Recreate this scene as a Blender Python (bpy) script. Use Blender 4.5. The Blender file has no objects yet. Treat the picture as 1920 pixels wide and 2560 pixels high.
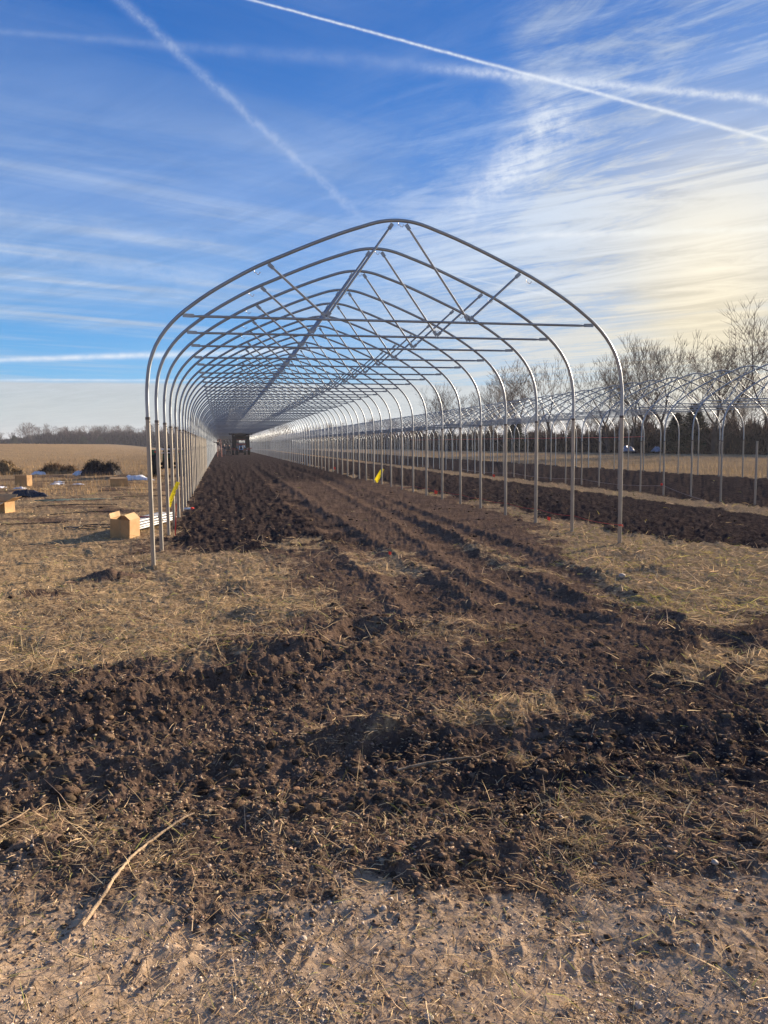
import bpy, bmesh, math, random
import numpy as np
from mathutils import Vector, Matrix
random.seed(7)
rng = np.random.default_rng(11)
C = bpy.context.scene.collection
SC = bpy.context.scene
R = math.radians

# ------------------------------------------------------------------ camera
CAM = np.array([-2.8616, 0.0, 1.8179])
c_r = Vector((0.97777808, -0.20939902, -0.01010361))
c_u = Vector((0.02893568, 0.08706672, 0.99578216))
c_f = Vector((0.20763612, 0.97394632, -0.09119103))
cam = bpy.data.cameras.new('camera')
cam.sensor_fit = 'VERTICAL'; cam.sensor_height = 36.0
cam.lens = 36.0 * 1898.78 / 2560
cam.clip_start = 0.05; cam.clip_end = 9000
co = bpy.data.objects.new('camera', cam); C.objects.link(co)
M3 = Matrix((c_r, c_u, -c_f)).transposed()
co.matrix_world = Matrix.Translation(Vector(CAM)) @ M3.to_4x4()
SC.camera = co

# ------------------------------------------------------------------ exposure
SC.view_settings.view_transform = 'Standard'
SC.view_settings.look = 'None'
SC.view_settings.exposure = 1.5
SC.view_settings.gamma = 1.0
SC.view_settings.use_curve_mapping = False
SC.cycles.max_bounces = 6
SC.cycles.diffuse_bounces = 3
SC.cycles.glossy_bounces = 3
SC.cycles.transparent_max_bounces = 8
SC.cycles.sample_clamp_indirect = 4.0

# ------------------------------------------------------------------ sun
SUN_AZ, SUN_EL = 60.0, 16.0           # azimuth from +Y towards +X
sdir = Vector((math.sin(R(SUN_AZ)) * math.cos(R(SUN_EL)), math.cos(R(SUN_AZ)) * math.cos(R(SUN_EL)), math.sin(R(SUN_EL))))
sl = bpy.data.lights.new('sun', 'SUN'); sl.energy = 5.0; sl.angle = R(1.5); sl.color = (1.0, 0.79, 0.58)
so = bpy.data.objects.new('sun', sl); C.objects.link(so)
so.rotation_euler = sdir.to_track_quat('Z', 'Y').to_euler()

# ------------------------------------------------------------------ node helper
class N:
    def __init__(s, nt): s.nt = nt
    def node(s, t, **kw):
        n = s.nt.nodes.new(t)
        for k, v in kw.items(): setattr(n, k, v)
        return n
    def put(s, n, i, v):
        if hasattr(v, 'is_output') or isinstance(v, bpy.types.NodeSocket): s.nt.links.new(v, n.inputs[i])
        elif v is not None: n.inputs[i].default_value = v
    def m(s, op, a, b=None, c=None, clamp=False):
        n = s.node('ShaderNodeMath', operation=op, use_clamp=clamp)
        s.put(n, 0, a); s.put(n, 1, b); s.put(n, 2, c)
        return n.outputs[0]
    def add(s, a, b): return s.m('ADD', a, b)
    def sub(s, a, b): return s.m('SUBTRACT', a, b)
    def mul(s, a, b): return s.m('MULTIPLY', a, b)
    def vm(s, op, a, b=None):
        n = s.node('ShaderNodeVectorMath', operation=op)
        s.put(n, 0, a); s.put(n, 1, b)
        return n.outputs['Value' if op == 'DOT_PRODUCT' else 'Vector']
    def dot(s, a, b): return s.vm('DOT_PRODUCT', a, tuple(b))
    def sm(s, x, a, b, lo=0.0, hi=1.0):
        n = s.node('ShaderNodeMapRange', interpolation_type='SMOOTHSTEP')
        s.put(n, 0, x); s.put(n, 1, a); s.put(n, 2, b); s.put(n, 3, lo); s.put(n, 4, hi)
        return n.outputs[0]
    def mix(s, f, a, b):
        n = s.node('ShaderNodeMix', data_type='RGBA')
        s.put(n, 0, f)
        s.put(n, 6, a if not isinstance(a, tuple) or len(a) == 4 else (*a, 1))
        s.put(n, 7, b if not isinstance(b, tuple) or len(b) == 4 else (*b, 1))
        return n.outputs[2]
    def xyz(s, x, y, z):
        n = s.node('ShaderNodeCombineXYZ'); s.put(n, 0, x); s.put(n, 1, y); s.put(n, 2, z); return n.outputs[0]
    def noise(s, vec, scale, detail=4, rough=.55, dist=0.0, out=0):
        n = s.node('ShaderNodeTexNoise')
        if vec is not None: s.put(n, 'Vector', vec)
        n.inputs['Scale'].default_value = scale; n.inputs['Detail'].default_value = detail
        n.inputs['Roughness'].default_value = rough; n.inputs['Distortion'].default_value = dist
        return n.outputs[out]

# ------------------------------------------------------------------ sky
world = bpy.data.worlds.new("World"); SC.world = world; world.use_nodes = True
nt = world.node_tree; nt.nodes.clear(); n = N(nt)
tc = n.node('ShaderNodeTexCoord').outputs['Generated']
sky = n.node('ShaderNodeTexSky', sky_type='NISHITA')
sky.sun_disc = False; sky.sun_elevation = R(SUN_EL); sky.sun_rotation = R(SUN_AZ)
sky.air_density = 1.0; sky.dust_density = 0.6; sky.ozone_density = 3.0; sky.altitude = 200
sep = n.node('ShaderNodeSeparateXYZ'); nt.links.new(tc, sep.inputs[0])
dx, dy, dz = sep.outputs
zc = n.add(n.m('MAXIMUM', dz, 0.0), 0.05)
px, py = n.m('DIVIDE', dx, zc), n.m('DIVIDE', dy, zc)
def streak(az, scale, ratio, seed, detail=6, rough=.6, dist=.3):
    a = R(az); sx, sy = math.sin(a), math.cos(a)
    al = n.add(n.mul(px, sx), n.mul(py, sy)); ac = n.sub(n.mul(px, sy), n.mul(py, sx))
    return n.noise(n.xyz(n.mul(al, ratio), ac, seed), scale, detail, rough, dist)
glow = n.dot(tc, tuple(Vector((0.568, 0.798, 0.188)).normalized()))
g1 = n.m('POWER', n.m('MAXIMUM', glow, 0.0), 110.0)
g2 = n.m('POWER', n.m('MAXIMUM', glow, 0.0), 60.0)
g3 = n.m('POWER', n.m('MAXIMUM', glow, 0.0), 500.0)
ramp = n.node('ShaderNodeValToRGB'); nt.links.new(dz, ramp.inputs[0]); el = ramp.color_ramp.elements
KS = 0.355      # sky radiance at this exposure
for i_, (p_, c_) in enumerate([(0.0, (.30, .50, .66)), (.07, (.20, .50, .78)), (.14, (.105, .37, .72)), (.28, (.075, .245, .62)), (.46, (.020, .138, .47)), (1.0, (.012, .07, .30))]):
    e_ = el[i_] if i_ < 2 else el.new(p_); e_.position = p_; e_.color = (*c_, 1)
base = n.mix(.22, ramp.outputs[0], n.vm('MULTIPLY', sky.outputs[0], (0.062, 0.135, 0.235)))
# thin cirrus, two wind directions blended from west to east
wl = n.sm(n.dot(tc, (0.978, -0.209, 0)), -0.12, 0.12)
sA = streak(66, 1.3, .10, 3.1); sA2 = streak(72, 3.4, .16, 7.7, 8, .66, .9)
sB = streak(-40, 1.1, .22, 1.2); sB2 = streak(-46, 4.2, .30, 4.4, 9, .68, 1.2)
big = n.noise(n.xyz(px, py, 5.0), 0.55, 3, .5, .4)
low = n.sm(dz, 0.52, 0.10)          # more cloud towards the horizon
cA = n.add(n.mul(n.sm(n.add(n.mul(sA, .6), n.mul(sA2, .4)), .44, .64), n.sm(dz, .42, .20, .10, .55)), n.mul(n.mul(n.sm(dz, .42, .26), n.sm(dz, .12, .19)), .22))
cB = n.add(n.mul(sB, .55), n.mul(sB2, .45))
cB = n.add(n.mul(cB, .8), n.mul(streak(-34, 13.0, .45, 9.1, 8, .72, 1.6), .2))
cB = n.mul(n.sm(cB, .42, .60), n.sm(dz, .46, .22, .10, .60))
cB = n.add(cB, n.sm(dz, .38, .14, .0, .45))
cl = n.add(n.mul(n.sub(1.0, wl), cA), n.mul(wl, cB))
fine = streak(-38, 6.5, .42, 6.2, 9, .70, 1.6)
# veil that begins at a soft north-south edge high on the right
edge = n.sm(n.add(n.dot(tc, tuple(Vector((0.93, -0.36, 0.02)))), n.mul(n.sub(sB2, .5), .05)), -0.012, 0.05)
vt = n.add(n.mul(sB2, .4), n.mul(fine, .6))
cl = n.add(cl, n.mul(edge, n.mul(n.sm(vt, .38, .64, .08, .62), n.sm(dz, .10, .35, .3, 1.0))))
def contrail(d1, d2, w, alpha, t0=-.2, t1=1.2, nz=0.5, w2=None, sc=60., fade=.12):
    d1, d2 = Vector(d1).normalized(), Vector(d2).normalized()
    nn = d1.cross(d2).normalized(); tt = (d2 - d1); L = tt.length; tt.normalize()
    t = n.m('DIVIDE', n.sub(n.dot(tc, tuple(tt)), d1.dot(tt)), L)
    dist = n.dot(tc, tuple(nn))
    wob = n.noise(n.vm('ADD', tc, (w * 100, 0, 0)), sc * .25, 3, .6)
    dist = n.add(dist, n.mul(n.sub(wob, .5), w * 1.6))
    ww = n.sm(t, 0.0, 1.0, w, w2 or w)
    q = n.m('DIVIDE', dist, ww); q = n.m('EXPONENT', n.mul(n.mul(q, q), -1.0))
    fr = n.noise(tc, sc, 5, .7)
    q = n.mul(q, n.sm(fr, .3, .7, 1 - nz, 1 + nz * .4))
    q = n.mul(q, n.mul(n.sm(t, t0, t0 + fade), n.sm(t, t1, t1 - fade)))
    front = n.sm(n.dot(tc, tuple(d1)), 0.0, .2)
    return n.mul(n.mul(q, front), alpha)
trails = [
    contrail((-0.2620, 0.9330, 0.2200), (-0.0300, 0.9780, 0.2050), .0100, .17, -.6, 1.5, .9, .0120, 18., .5),
    contrail((-0.2560, 0.9300, 0.2600), (-0.0300, 0.9700, 0.2450), .0080, .13, -.6, 1.5, .9, .0100, 18., .5),
    contrail((0.30, 0.93, 0.205), (0.42, 0.89, 0.175), .0010, .35, -.3, 1.2, .3, .0012, 60., .3),
    contrail((-0.0898, 0.8808, 0.465), (0.1751, 0.9448, 0.2768), .0052, .20, -.4, 1.05, .75, .0052, 90.),
    contrail((0.047, 0.8774, 0.4775), (0.5854, 0.7445, 0.3208), .0011, .80, -.3, 1.3, .35, .0021, 170.),
    contrail((-0.2087, 0.8821, 0.4223), (0.1934, 0.8823, 0.4291), .0028, .10, -.3, 1.55, .5, .0075, 50., .4),
    contrail((0.1935, 0.8828, 0.4281), (0.5765, 0.7352, 0.3565), .0050, .62, .02, 1.4, .5, .0040, 130., .35),
    contrail((-0.2468, 0.964, 0.0995), (-0.0319, 0.9931, 0.1126), .0028, .75, -.8, 1.9, .4, .0040, 50., .5),
    contrail((0.2052, 0.9463, 0.2499), (0.6036, 0.7626, 0.2329), .0032, .62, .05, 1.6, .6, .0040, 50., .4),
    n.mul(contrail((0.405, 0.835, 0.372), (0.3183, 0.9031, 0.295), .034, .95, -.25, 1.45, .8, .022, 30., .5), n.sm(n.add(n.mul(fine, .6), n.mul(sB2, .4)), .34, .62, .15, 1.0)),
    contrail((-0.2468, 0.958, 0.0760), (-0.0319, 0.9931, 0.0800), .0012, .55, -.8, 1.5, .4, .0015, 50., .4),
]
# pale bank lying along the horizon, sharp upper edge on the left
bankn = n.noise(n.xyz(n.mul(dx, 2.5), n.mul(dz, 9), 2.0), 2.2, 3, .45)
be = n.add(.0760, n.mul(n.sub(bankn, .5), .010))
bank = n.mul(n.sm(dz, n.add(be, .0025), n.sub(be, .0035)), n.sm(bankn, .25, .6, .90, .97))
cl = n.m('MAXIMUM', n.m('MINIMUM', cl, .93), bank)
cl = n.m('MAXIMUM', cl, n.m('MINIMUM', n.mul(g2, n.sm(sB, .2, .6, .85, 1.2)), .95))
warm = n.m('MINIMUM', n.add(n.add(n.mul(g1, .50), n.mul(g2, .20)), n.mul(n.mul(n.m('POWER', n.m('MAXIMUM', glow, 0.0), 7.0), n.sm(dz, .22, .08)), .50)), 1.0)
cl = n.m('MAXIMUM', cl, n.m('MINIMUM', n.mul(n.mul(n.m('POWER', n.m('MAXIMUM', glow, 0.0), 11.0), n.sm(dz, .28, .12)), n.sm(vt, .3, .7, .68, 1.12)), .88))
ccol = n.mix(warm, (0.60, 0.70, 0.84), (.98, 0.86, 0.60))
lowc = n.sm(dz, .13, .03)
ccol = n.mix(n.mul(lowc, n.sub(1.0, warm)), ccol, (0.60, 0.65, 0.65))
ccol = n.vm('MULTIPLY', ccol, n.xyz(*([n.add(n.mul(n.sm(n.add(n.mul(sB2, .6), n.mul(sB, .4)), .35, .65), n.sm(dz, .08, .2, .12, .40)), n.sm(dz, .08, .2, .84, .68))] * 3)))
col = n.mix(cl, base, ccol)
for t in trails: col = n.mix(n.m('MINIMUM', t, 1.0), col, n.mix(warm, (.80, .87, .97), (1.0, .96, .80)))
core = n.node('ShaderNodeVectorMath', operation='SCALE')
core.inputs[0].default_value = (1.0, .78, .42); nt.links.new(n.add(n.mul(g3, .10), n.mul(g1, .03)), core.inputs['Scale'])
col = n.vm('ADD', col, core.outputs[0])
bg = n.node('ShaderNodeBackground'); nt.links.new(col, bg.inputs[0]); bg.inputs[1].default_value = KS
wo = n.node('ShaderNodeOutputWorld'); nt.links.new(bg.outputs[0], wo.inputs[0])
world.cycles.sampling_method = 'MANUAL'; world.cycles.sample_map_resolution = 512

# ------------------------------------------------------------------ material helper
def mat(name, col, rough=.7, metal=0., var=.25, scale=8., bump=0., bscale=30., spec=.4, col2=None, trans=0., attr=None):
    m = bpy.data.materials.new(name); m.use_nodes = True
    k = N(m.node_tree); b = m.node_tree.nodes['Principled BSDF']
    tcn = k.node('ShaderNodeTexCoord').outputs['Object']
    f = k.sm(k.noise(tcn, scale, 5, .6), .3, .7)
    dk = tuple(c * (1 - var) for c in col) if col2 is None else col2
    cc = k.mix(f, dk, tuple(min(1, c * (1 + var * .5)) for c in col))
    if attr:
        a = k.node('ShaderNodeAttribute', attribute_name=attr)
        cc = k.vm('MULTIPLY', cc, a.outputs['Color'])
    k.put(b, 'Base Color', cc)
    k.put(b, 'Roughness', k.sm(k.noise(tcn, scale * 2.3, 3, .6), .3, .7, max(0, rough - .12), min(1, rough + .1)))
    b.inputs['Metallic'].default_value = metal
    b.inputs['Specular IOR Level'].default_value = spec
    if bump:
        bn = k.node('ShaderNodeBump'); bn.inputs['Strength'].default_value = bump; bn.inputs['Distance'].default_value = .02
        k.put(bn, 'Height', k.noise(tcn, bscale, 6, .65)); k.put(b, 'Normal', bn.outputs[0])
    sh = b
    if spec <= 0:
        sh = k.node('ShaderNodeBsdfDiffuse'); k.put(sh, 'Color', cc)
        if bump: k.put(sh, 'Normal', bn.outputs[0])
        m.node_tree.links.new(sh.outputs[0], m.node_tree.nodes['Material Output'].inputs[0])
    if trans:
        tr = k.node('ShaderNodeBsdfTranslucent'); k.put(tr, 0, cc)
        mx = k.node('ShaderNodeMixShader'); mx.inputs[0].default_value = trans
        o = m.node_tree.nodes['Material Output']
        m.node_tree.links.new(sh.outputs[0], mx.inputs[1]); m.node_tree.links.new(tr.outputs[0], mx.inputs[2])
        m.node_tree.links.new(mx.outputs[0], o.inputs[0])
    return m

def ground_material():
    m = bpy.data.materials.new('field_soil'); m.use_nodes = True
    k = N(m.node_tree); b = m.node_tree.nodes['Principled BSDF']
    P = k.node('ShaderNodeNewGeometry').outputs['Position']
    a = k.node('ShaderNodeAttribute', attribute_name='cover').outputs['Color']
    s = k.node('ShaderNodeSeparateColor'); k.put(s, 0, a)
    gr, gv, dk = s.outputs[0], s.outputs[1], s.outputs[2]
    n1 = k.noise(P, 1.3, 6, .65); n2 = k.noise(P, 14, 6, .7); n3 = k.noise(P, 90, 4, .7); n4 = k.noise(P, .25, 4, .6)
    f = k.sm(k.add(k.mul(n1, .4), k.mul(n2, .6)), .36, .64)
    mud = k.mix(f, (.070, .049, .037), (.185, .128, .094))
    mud = k.mix(k.mul(k.sm(n3, .50, .72), .55), mud, (.29, .21, .15))
    dark = k.mix(k.sm(n2, .35, .68), (.036, .028, .026), (.112, .083, .069))
    dark = k.mix(k.mul(k.sm(n3, .55, .75), .4), dark, (.17, .135, .105))
    n5 = k.noise(P, 3.2, 6, .7)
    dark = k.mix(k.sm(n5, .36, .58), (.028, .022, .022), dark)
    grass = k.mix(k.sm(n2, .35, .65), (.17, .122, .072), (.43, .315, .19))
    grass = k.mix(k.mul(k.sm(n1, .5, .7), .45), grass, (.13, .105, .055))
    grass = k.mix(k.mul(k.sm(n4, .45, .62), .25), grass, (.46, .33, .17))
    grav = k.mix(k.sm(n2, .3, .65), (.28, .20, .13), (.54, .405, .265))
    grav = k.mix(k.mul(k.sm(n3, .45, .7), .6), grav, (.50, .41, .31))
    wob = k.add(k.mul(k.sub(n2, .5), 1.1), k.mul(k.sub(n1, .5), .6))
    c = k.mix(k.sm(k.add(dk, wob), .3, .7), mud, dark)
    c = k.mix(k.sm(k.add(gv, k.mul(wob, .45)), .15, .85), c, grav)
    c = k.mix(k.sm(k.add(gr, wob), .3, .7), c, grass)
    df = k.node('ShaderNodeBsdfDiffuse'); k.put(df, 'Color', c); df.inputs['Roughness'].default_value = .6
    m.node_tree.links.new(df.outputs[0], m.node_tree.nodes['Material Output'].inputs[0])
    v = k.node('ShaderNodeTexVoronoi'); k.put(v, 'Vector', P); v.inputs['Scale'].default_value = 38
    h = k.add(k.mul(k.noise(P, 22, 7, .75), 1.0), k.mul(v.outputs['Distance'], -.5))
    h = k.add(h, k.mul(n3, .35))
    bn = k.node('ShaderNodeBump'); bn.inputs['Strength'].default_value = 1.0; k.put(bn, 'Distance', k.mix(s.outputs[1], (.015, .015, .015), (.007, .007, .007)))
    k.put(bn, 'Height', h); k.put(df, 'Normal', bn.outputs[0])
    m.node_tree.nodes.remove(b)
    return m

# ------------------------------------------------------------------ object helpers
def tag(o, label=None, cat=None, group=None, kind=None):
    if label: o['label'] = label
    if cat: o['category'] = cat
    if group: o['group'] = group
    if kind: o['kind'] = kind
    return o
def empty(name, loc, label, cat, group=None, rz=0.):
    o = bpy.data.objects.new(name, None); C.objects.link(o); o.location = loc; o.rotation_euler = (0, 0, rz)
    o.empty_display_size = .2
    return tag(o, label, cat, group)
def obj(name, me, m=None, parent=None, loc=None):
    o = bpy.data.objects.new(name, me); C.objects.link(o)
    if m is not None and len(me.materials) == 0: me.materials.append(m)
    if parent is not None: o.parent = parent
    if loc is not None: o.location = loc
    return o
def arrays_mesh(name, V, F, smooth=True, color=None, cname='tint'):
    V = np.ascontiguousarray(V, dtype=np.float32); F = np.ascontiguousarray(F, dtype=np.int32)
    me = bpy.data.meshes.new(name); k = F.shape[1]
    me.vertices.add(len(V)); me.vertices.foreach_set('co', V.ravel())
    me.loops.add(F.size); me.loops.foreach_set('vertex_index', F.ravel())
    me.polygons.add(len(F)); me.polygons.foreach_set('loop_start', np.arange(0, F.size, k, dtype=np.int32))
    me.polygons.foreach_set('use_smooth', np.full(len(F), smooth))
    me.update(calc_edges=True)
    if color is not None:
        a = me.color_attributes.new(cname, 'FLOAT_COLOR', 'POINT')
        cc = np.ones((len(V), 4), np.float32); cc[:, :3] = color; a.data.foreach_set('color', cc.ravel())
    return me
class MB:
    """collects shapes into one mesh"""
    def __init__(s): s.v = []; s.f = []; s.sm = []
    def add(s, v, f, smooth=True):
        o = len(s.v); s.v += [tuple(p) for p in v]; s.f += [tuple(i + o for i in q) for q in f]; s.sm += [smooth] * len(f)
    def box(s, c, d, rot=None, taper=1.0):
        x, y, z = [a / 2 for a in d]; vs = []
        for sz in (-1, 1):
            t = taper if sz > 0 else 1.0
            for sx, sy in ((-1, -1), (1, -1), (1, 1), (-1, 1)): vs.append(Vector((sx * x * t, sy * y * t, sz * z)))
        if rot is not None: vs = [rot @ p for p in vs]
        vs = [p + Vector(c) for p in vs]
        s.add(vs, [(3, 2, 1, 0), (4, 5, 6, 7), (0, 1, 5, 4), (1, 2, 6, 5), (2, 3, 7, 6), (3, 0, 4, 7)], False)
        return s
    def tube(s, pts, r, sides=8, cap=True):
        pts = [Vector(p) for p in pts]; n_ = len(pts)
        rs = r if isinstance(r, (list, tuple)) else [r] * n_
        t0 = (pts[1] - pts[0]).normalized()
        ref = Vector((0, 0, 1)) if abs(t0.z) < .9 else Vector((0, 1, 0))
        nrm = t0.cross(ref).normalized(); vs = []
        for i, p in enumerate(pts):
            t = (pts[min(i + 1, n_ - 1)] - pts[max(i - 1, 0)]).normalized()
            nrm = (nrm - t * nrm.dot(t)).normalized(); b = t.cross(nrm)
            for k in range(sides):
                a = 2 * math.pi * k / sides
                vs.append(p + (nrm * math.cos(a) + b * math.sin(a)) * rs[i])
        fs = []
        for i in range(n_ - 1):
            for k in range(sides):
                k2 = (k + 1) % sides
                fs.append((i * sides + k, i * sides + k2, (i + 1) * sides + k2, (i + 1) * sides + k))
        s.add(vs, fs, True)
        if cap:
            s.add(vs[:sides], [tuple(range(sides))[::-1]], False); s.add(vs[-sides:], [tuple(range(sides))], False)
        return s
    def lathe(s, prof, c=(0, 0, 0), axis='x', seg=20):
        vs = []; c = Vector(c)
        for (r, h) in prof:
            for k in range(seg):
                a = 2 * math.pi * k / seg; u, v = r * math.cos(a), r * math.sin(a)
                vs.append(c + (Vector((h, u, v)) if axis == 'x' else Vector((u, h, v)) if axis == 'y' else Vector((u, v, h))))
        fs = [(i * seg + k, i * seg + (k + 1) % seg, (i + 1) * seg + (k + 1) % seg, (i + 1) * seg + k) for i in range(len(prof) - 1) for k in range(seg)]
        s.add(vs, fs, True); return s
    def mesh(s, name):
        me = bpy.data.meshes.new(name); me.from_pydata(s.v, [], s.f)
        me.polygons.foreach_set('use_smooth', s.sm); me.update(); return me
    def build(s, name, m, parent=None, loc=None): return obj(name, s.mesh(name), m, parent, loc)

# ------------------------------------------------------------------ numpy noise
def _h(ix, iy, seed):
    h = (ix * 374761393 + iy * 668265263 + seed * 1442695041) & 0xFFFFFFFF
    h = ((h ^ (h >> 13)) * 1274126177) & 0xFFFFFFFF
    return ((h ^ (h >> 16)) & 0xFFFFFF) / float(0xFFFFFF)
def pn(x, y, seed=0):
    x0 = np.floor(x); y0 = np.floor(y); fx = x - x0; fy = y - y0
    ix = x0.astype(np.int64); iy = y0.astype(np.int64)
    def g(ax, ay):
        a = _h(ix + ax, iy + ay, seed) * 2 * math.pi
        return np.cos(a) * (fx - ax) + np.sin(a) * (fy - ay)
    u = fx * fx * fx * (fx * (fx * 6 - 15) + 10); v = fy * fy * fy * (fy * (fy * 6 - 15) + 10)
    a = g(0, 0); b = g(1, 0); c = g(0, 1); d = g(1, 1)
    return ((a + (b - a) * u) * (1 - v) + (c + (d - c) * u) * v) * 1.5
def fbm(x, y, scale, oct=4, seed=0, billow=False, gain=.5):
    s = 0; a = 1.; t = 0.
    for o in range(oct):
        q = pn(x / scale + 13.7 * o, y / scale - 7.1 * o, seed + o)
        s = s + a * ((1 - 2 * np.abs(q)) if billow else q); t += a; a *= gain; scale *= .5
    return s / t
def clodfield(x, y, cell, seed, dens=.6):
    """rounded lumps on a jittered grid"""
    gx = np.floor(x / cell).astype(np.int64); gy = np.floor(y / cell).astype(np.int64); out = np.zeros_like(x)
    for ax in (-1, 0, 1):
        for ay in (-1, 0, 1):
            cx_, cy_ = gx + ax, gy + ay
            px_ = (cx_ + _h(cx_, cy_, seed)) * cell; py_ = (cy_ + _h(cx_, cy_, seed + 5)) * cell
            rr = cell * (.25 + .5 * _h(cx_, cy_, seed + 9)) * (_h(cx_, cy_, seed + 3) < dens)
            d2 = ((x - px_) ** 2 + (y - py_) ** 2) / np.maximum(rr * rr, 1e-9)
            out = np.maximum(out, np.sqrt(np.clip(1 - d2, 0, 1)) * rr)
    return out
def S(t):
    t = np.clip(t, 0, 1); return t * t * (3 - 2 * t)
def poly_in(x, y, P):
    ins = np.zeros(x.shape, bool); n_ = len(P)
    for i in range(n_):
        x1, y1 = P[i]; x2, y2 = P[(i + 1) % n_]
        if y1 == y2: continue
        c = ((y1 > y) != (y2 > y)) & (x < (x2 - x1) * (y - y1) / (y2 - y1) + x1)
        ins ^= c
    return ins
def poly_dist(x, y, P, closed=True):
    """unsigned distance and running length to a polyline"""
    best = np.full(x.shape, 1e9); al = np.zeros(x.shape); sd = np.zeros(x.shape); L = 0.; n_ = len(P)
    for i in range(n_ if closed else n_ - 1):
        x1, y1 = P[i]; x2, y2 = P[(i + 1) % n_]; ex, ey = x2 - x1, y2 - y1; l2 = ex * ex + ey * ey; l = math.sqrt(l2)
        t = np.clip(((x - x1) * ex + (y - y1) * ey) / l2, 0, 1)
        d = np.hypot(x - x1 - t * ex, y - y1 - t * ey); m = d < best
        best = np.where(m, d, best); al = np.where(m, L + t * l, al)
        sd = np.where(m, np.sign((x - x1) * ey - (y - y1) * ex), sd); L += l
    return best, al, sd
def soft(x, y, P, w):
    d, _, _ = poly_dist(x, y, P); return S(.5 + np.where(poly_in(x, y, P), d, -d) / (2 * w))

# ------------------------------------------------------------------ terrain
W1 = 3.93; Y0 = 12.048; SP = 1.8338; X2 = 14.99 + W1; Y2 = 22.73
def gbase(x, y):
    x = np.asarray(x, float); y = np.asarray(y, float)
    z = -.46 * S((x - 5) / 8) + .30 * S((x - 16) / 7)
    z = z - .09 * np.exp(-((x + 4.2) / 2) ** 2 - ((y - 12) / 3) ** 2) + 2.45 * S((y - 60) / 160) * S((-x - 6 - .05 * y) / 40)
    return z
def g1(x, y): return float(gbase(np.array([x]), np.array([y]))[0])
GL = [(-4.05, 13.3), (-2.8, 13.6), (-1.95, 12.3), (-1.75, 9.7), (-1.9, 7.7), (-2.6, 6.95), (-3.6, 6.95), (-4.2, 6.5), (-8, 6.7), (-60, 6.7), (-3000, 6), (-3000, 3000), (-80, 3000), (-5.2, 340), (-4.15, 60), (-4.12, 20)]
GR = [(2.9, 12.5), (3.6, 14.5), (4.1, 16), (4.3, 22), (4.8, 22), (4.6, 16), (4.95, 13.2), (5.7, 10.9), (7.5, 9.6), (14, 8.6), (14, 6.9), (4, 6.95), (2.6, 6.75), (1.55, 6.3), (1.5, 7.2), (2.0, 9.1), (2.45, 11.3)]
RUTS = [([(0.03, 120), (-.5, 31), (-.62, 20.9), (-.57, 15.2), (-.55, 11.9), (-.48, 9.2), (-.6, 7.9)], .32, .036),
        ([(2.3, 120), (2.2, 38), (1.45, 18.8), (1.02, 13.3), (.88, 11.5), (.71, 9.1), (.8, 8.1), (1.1, 7.4)], .32, .040),
        ([(1.8, 100), (2.5, 40), (2.1, 22), (1.96, 18.6), (1.89, 13), (1.84, 11), (1.75, 9.5), (1.31, 6.8)], .26, .030),
        ([(-4.8, 4.45), (-4.21, 4.75), (-3.61, 5.22), (-3.01, 5.68), (-2.31, 6.0), (-1.93, 6.45), (-1.5, 7.3)], .20, .060),
        ([(-5.2, 5.7), (-4.5, 6.0), (-3.9, 6.15), (-3.2, 6.3), (-2.5, 6.45)], .24, .03),
        ([(-4.3, 3.95), (-2.8, 4.05), (-1.4, 4.2), (.3, 3.8), (2.5, 3.2)], .30, .03),
        ([(1.6, 5.9), (.4, 5.0), (-.6, 4.6), (-1.3, 4.1)], .22, .03)]
TREAD = [([(-4.2, 2.78), (-2.9, 2.57), (-1.9, 2.37), (-.6, 2.12)], .15), ([(-4.2, 2.98), (-2.9, 2.75), (-1.9, 2.55)], .10), ([(-1.9, 2.95), (-.9, 2.7), (0.2, 2.45)], .13)]
def view_v(x, y): return (x - CAM[0]) * .2085 + y * .978
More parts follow.
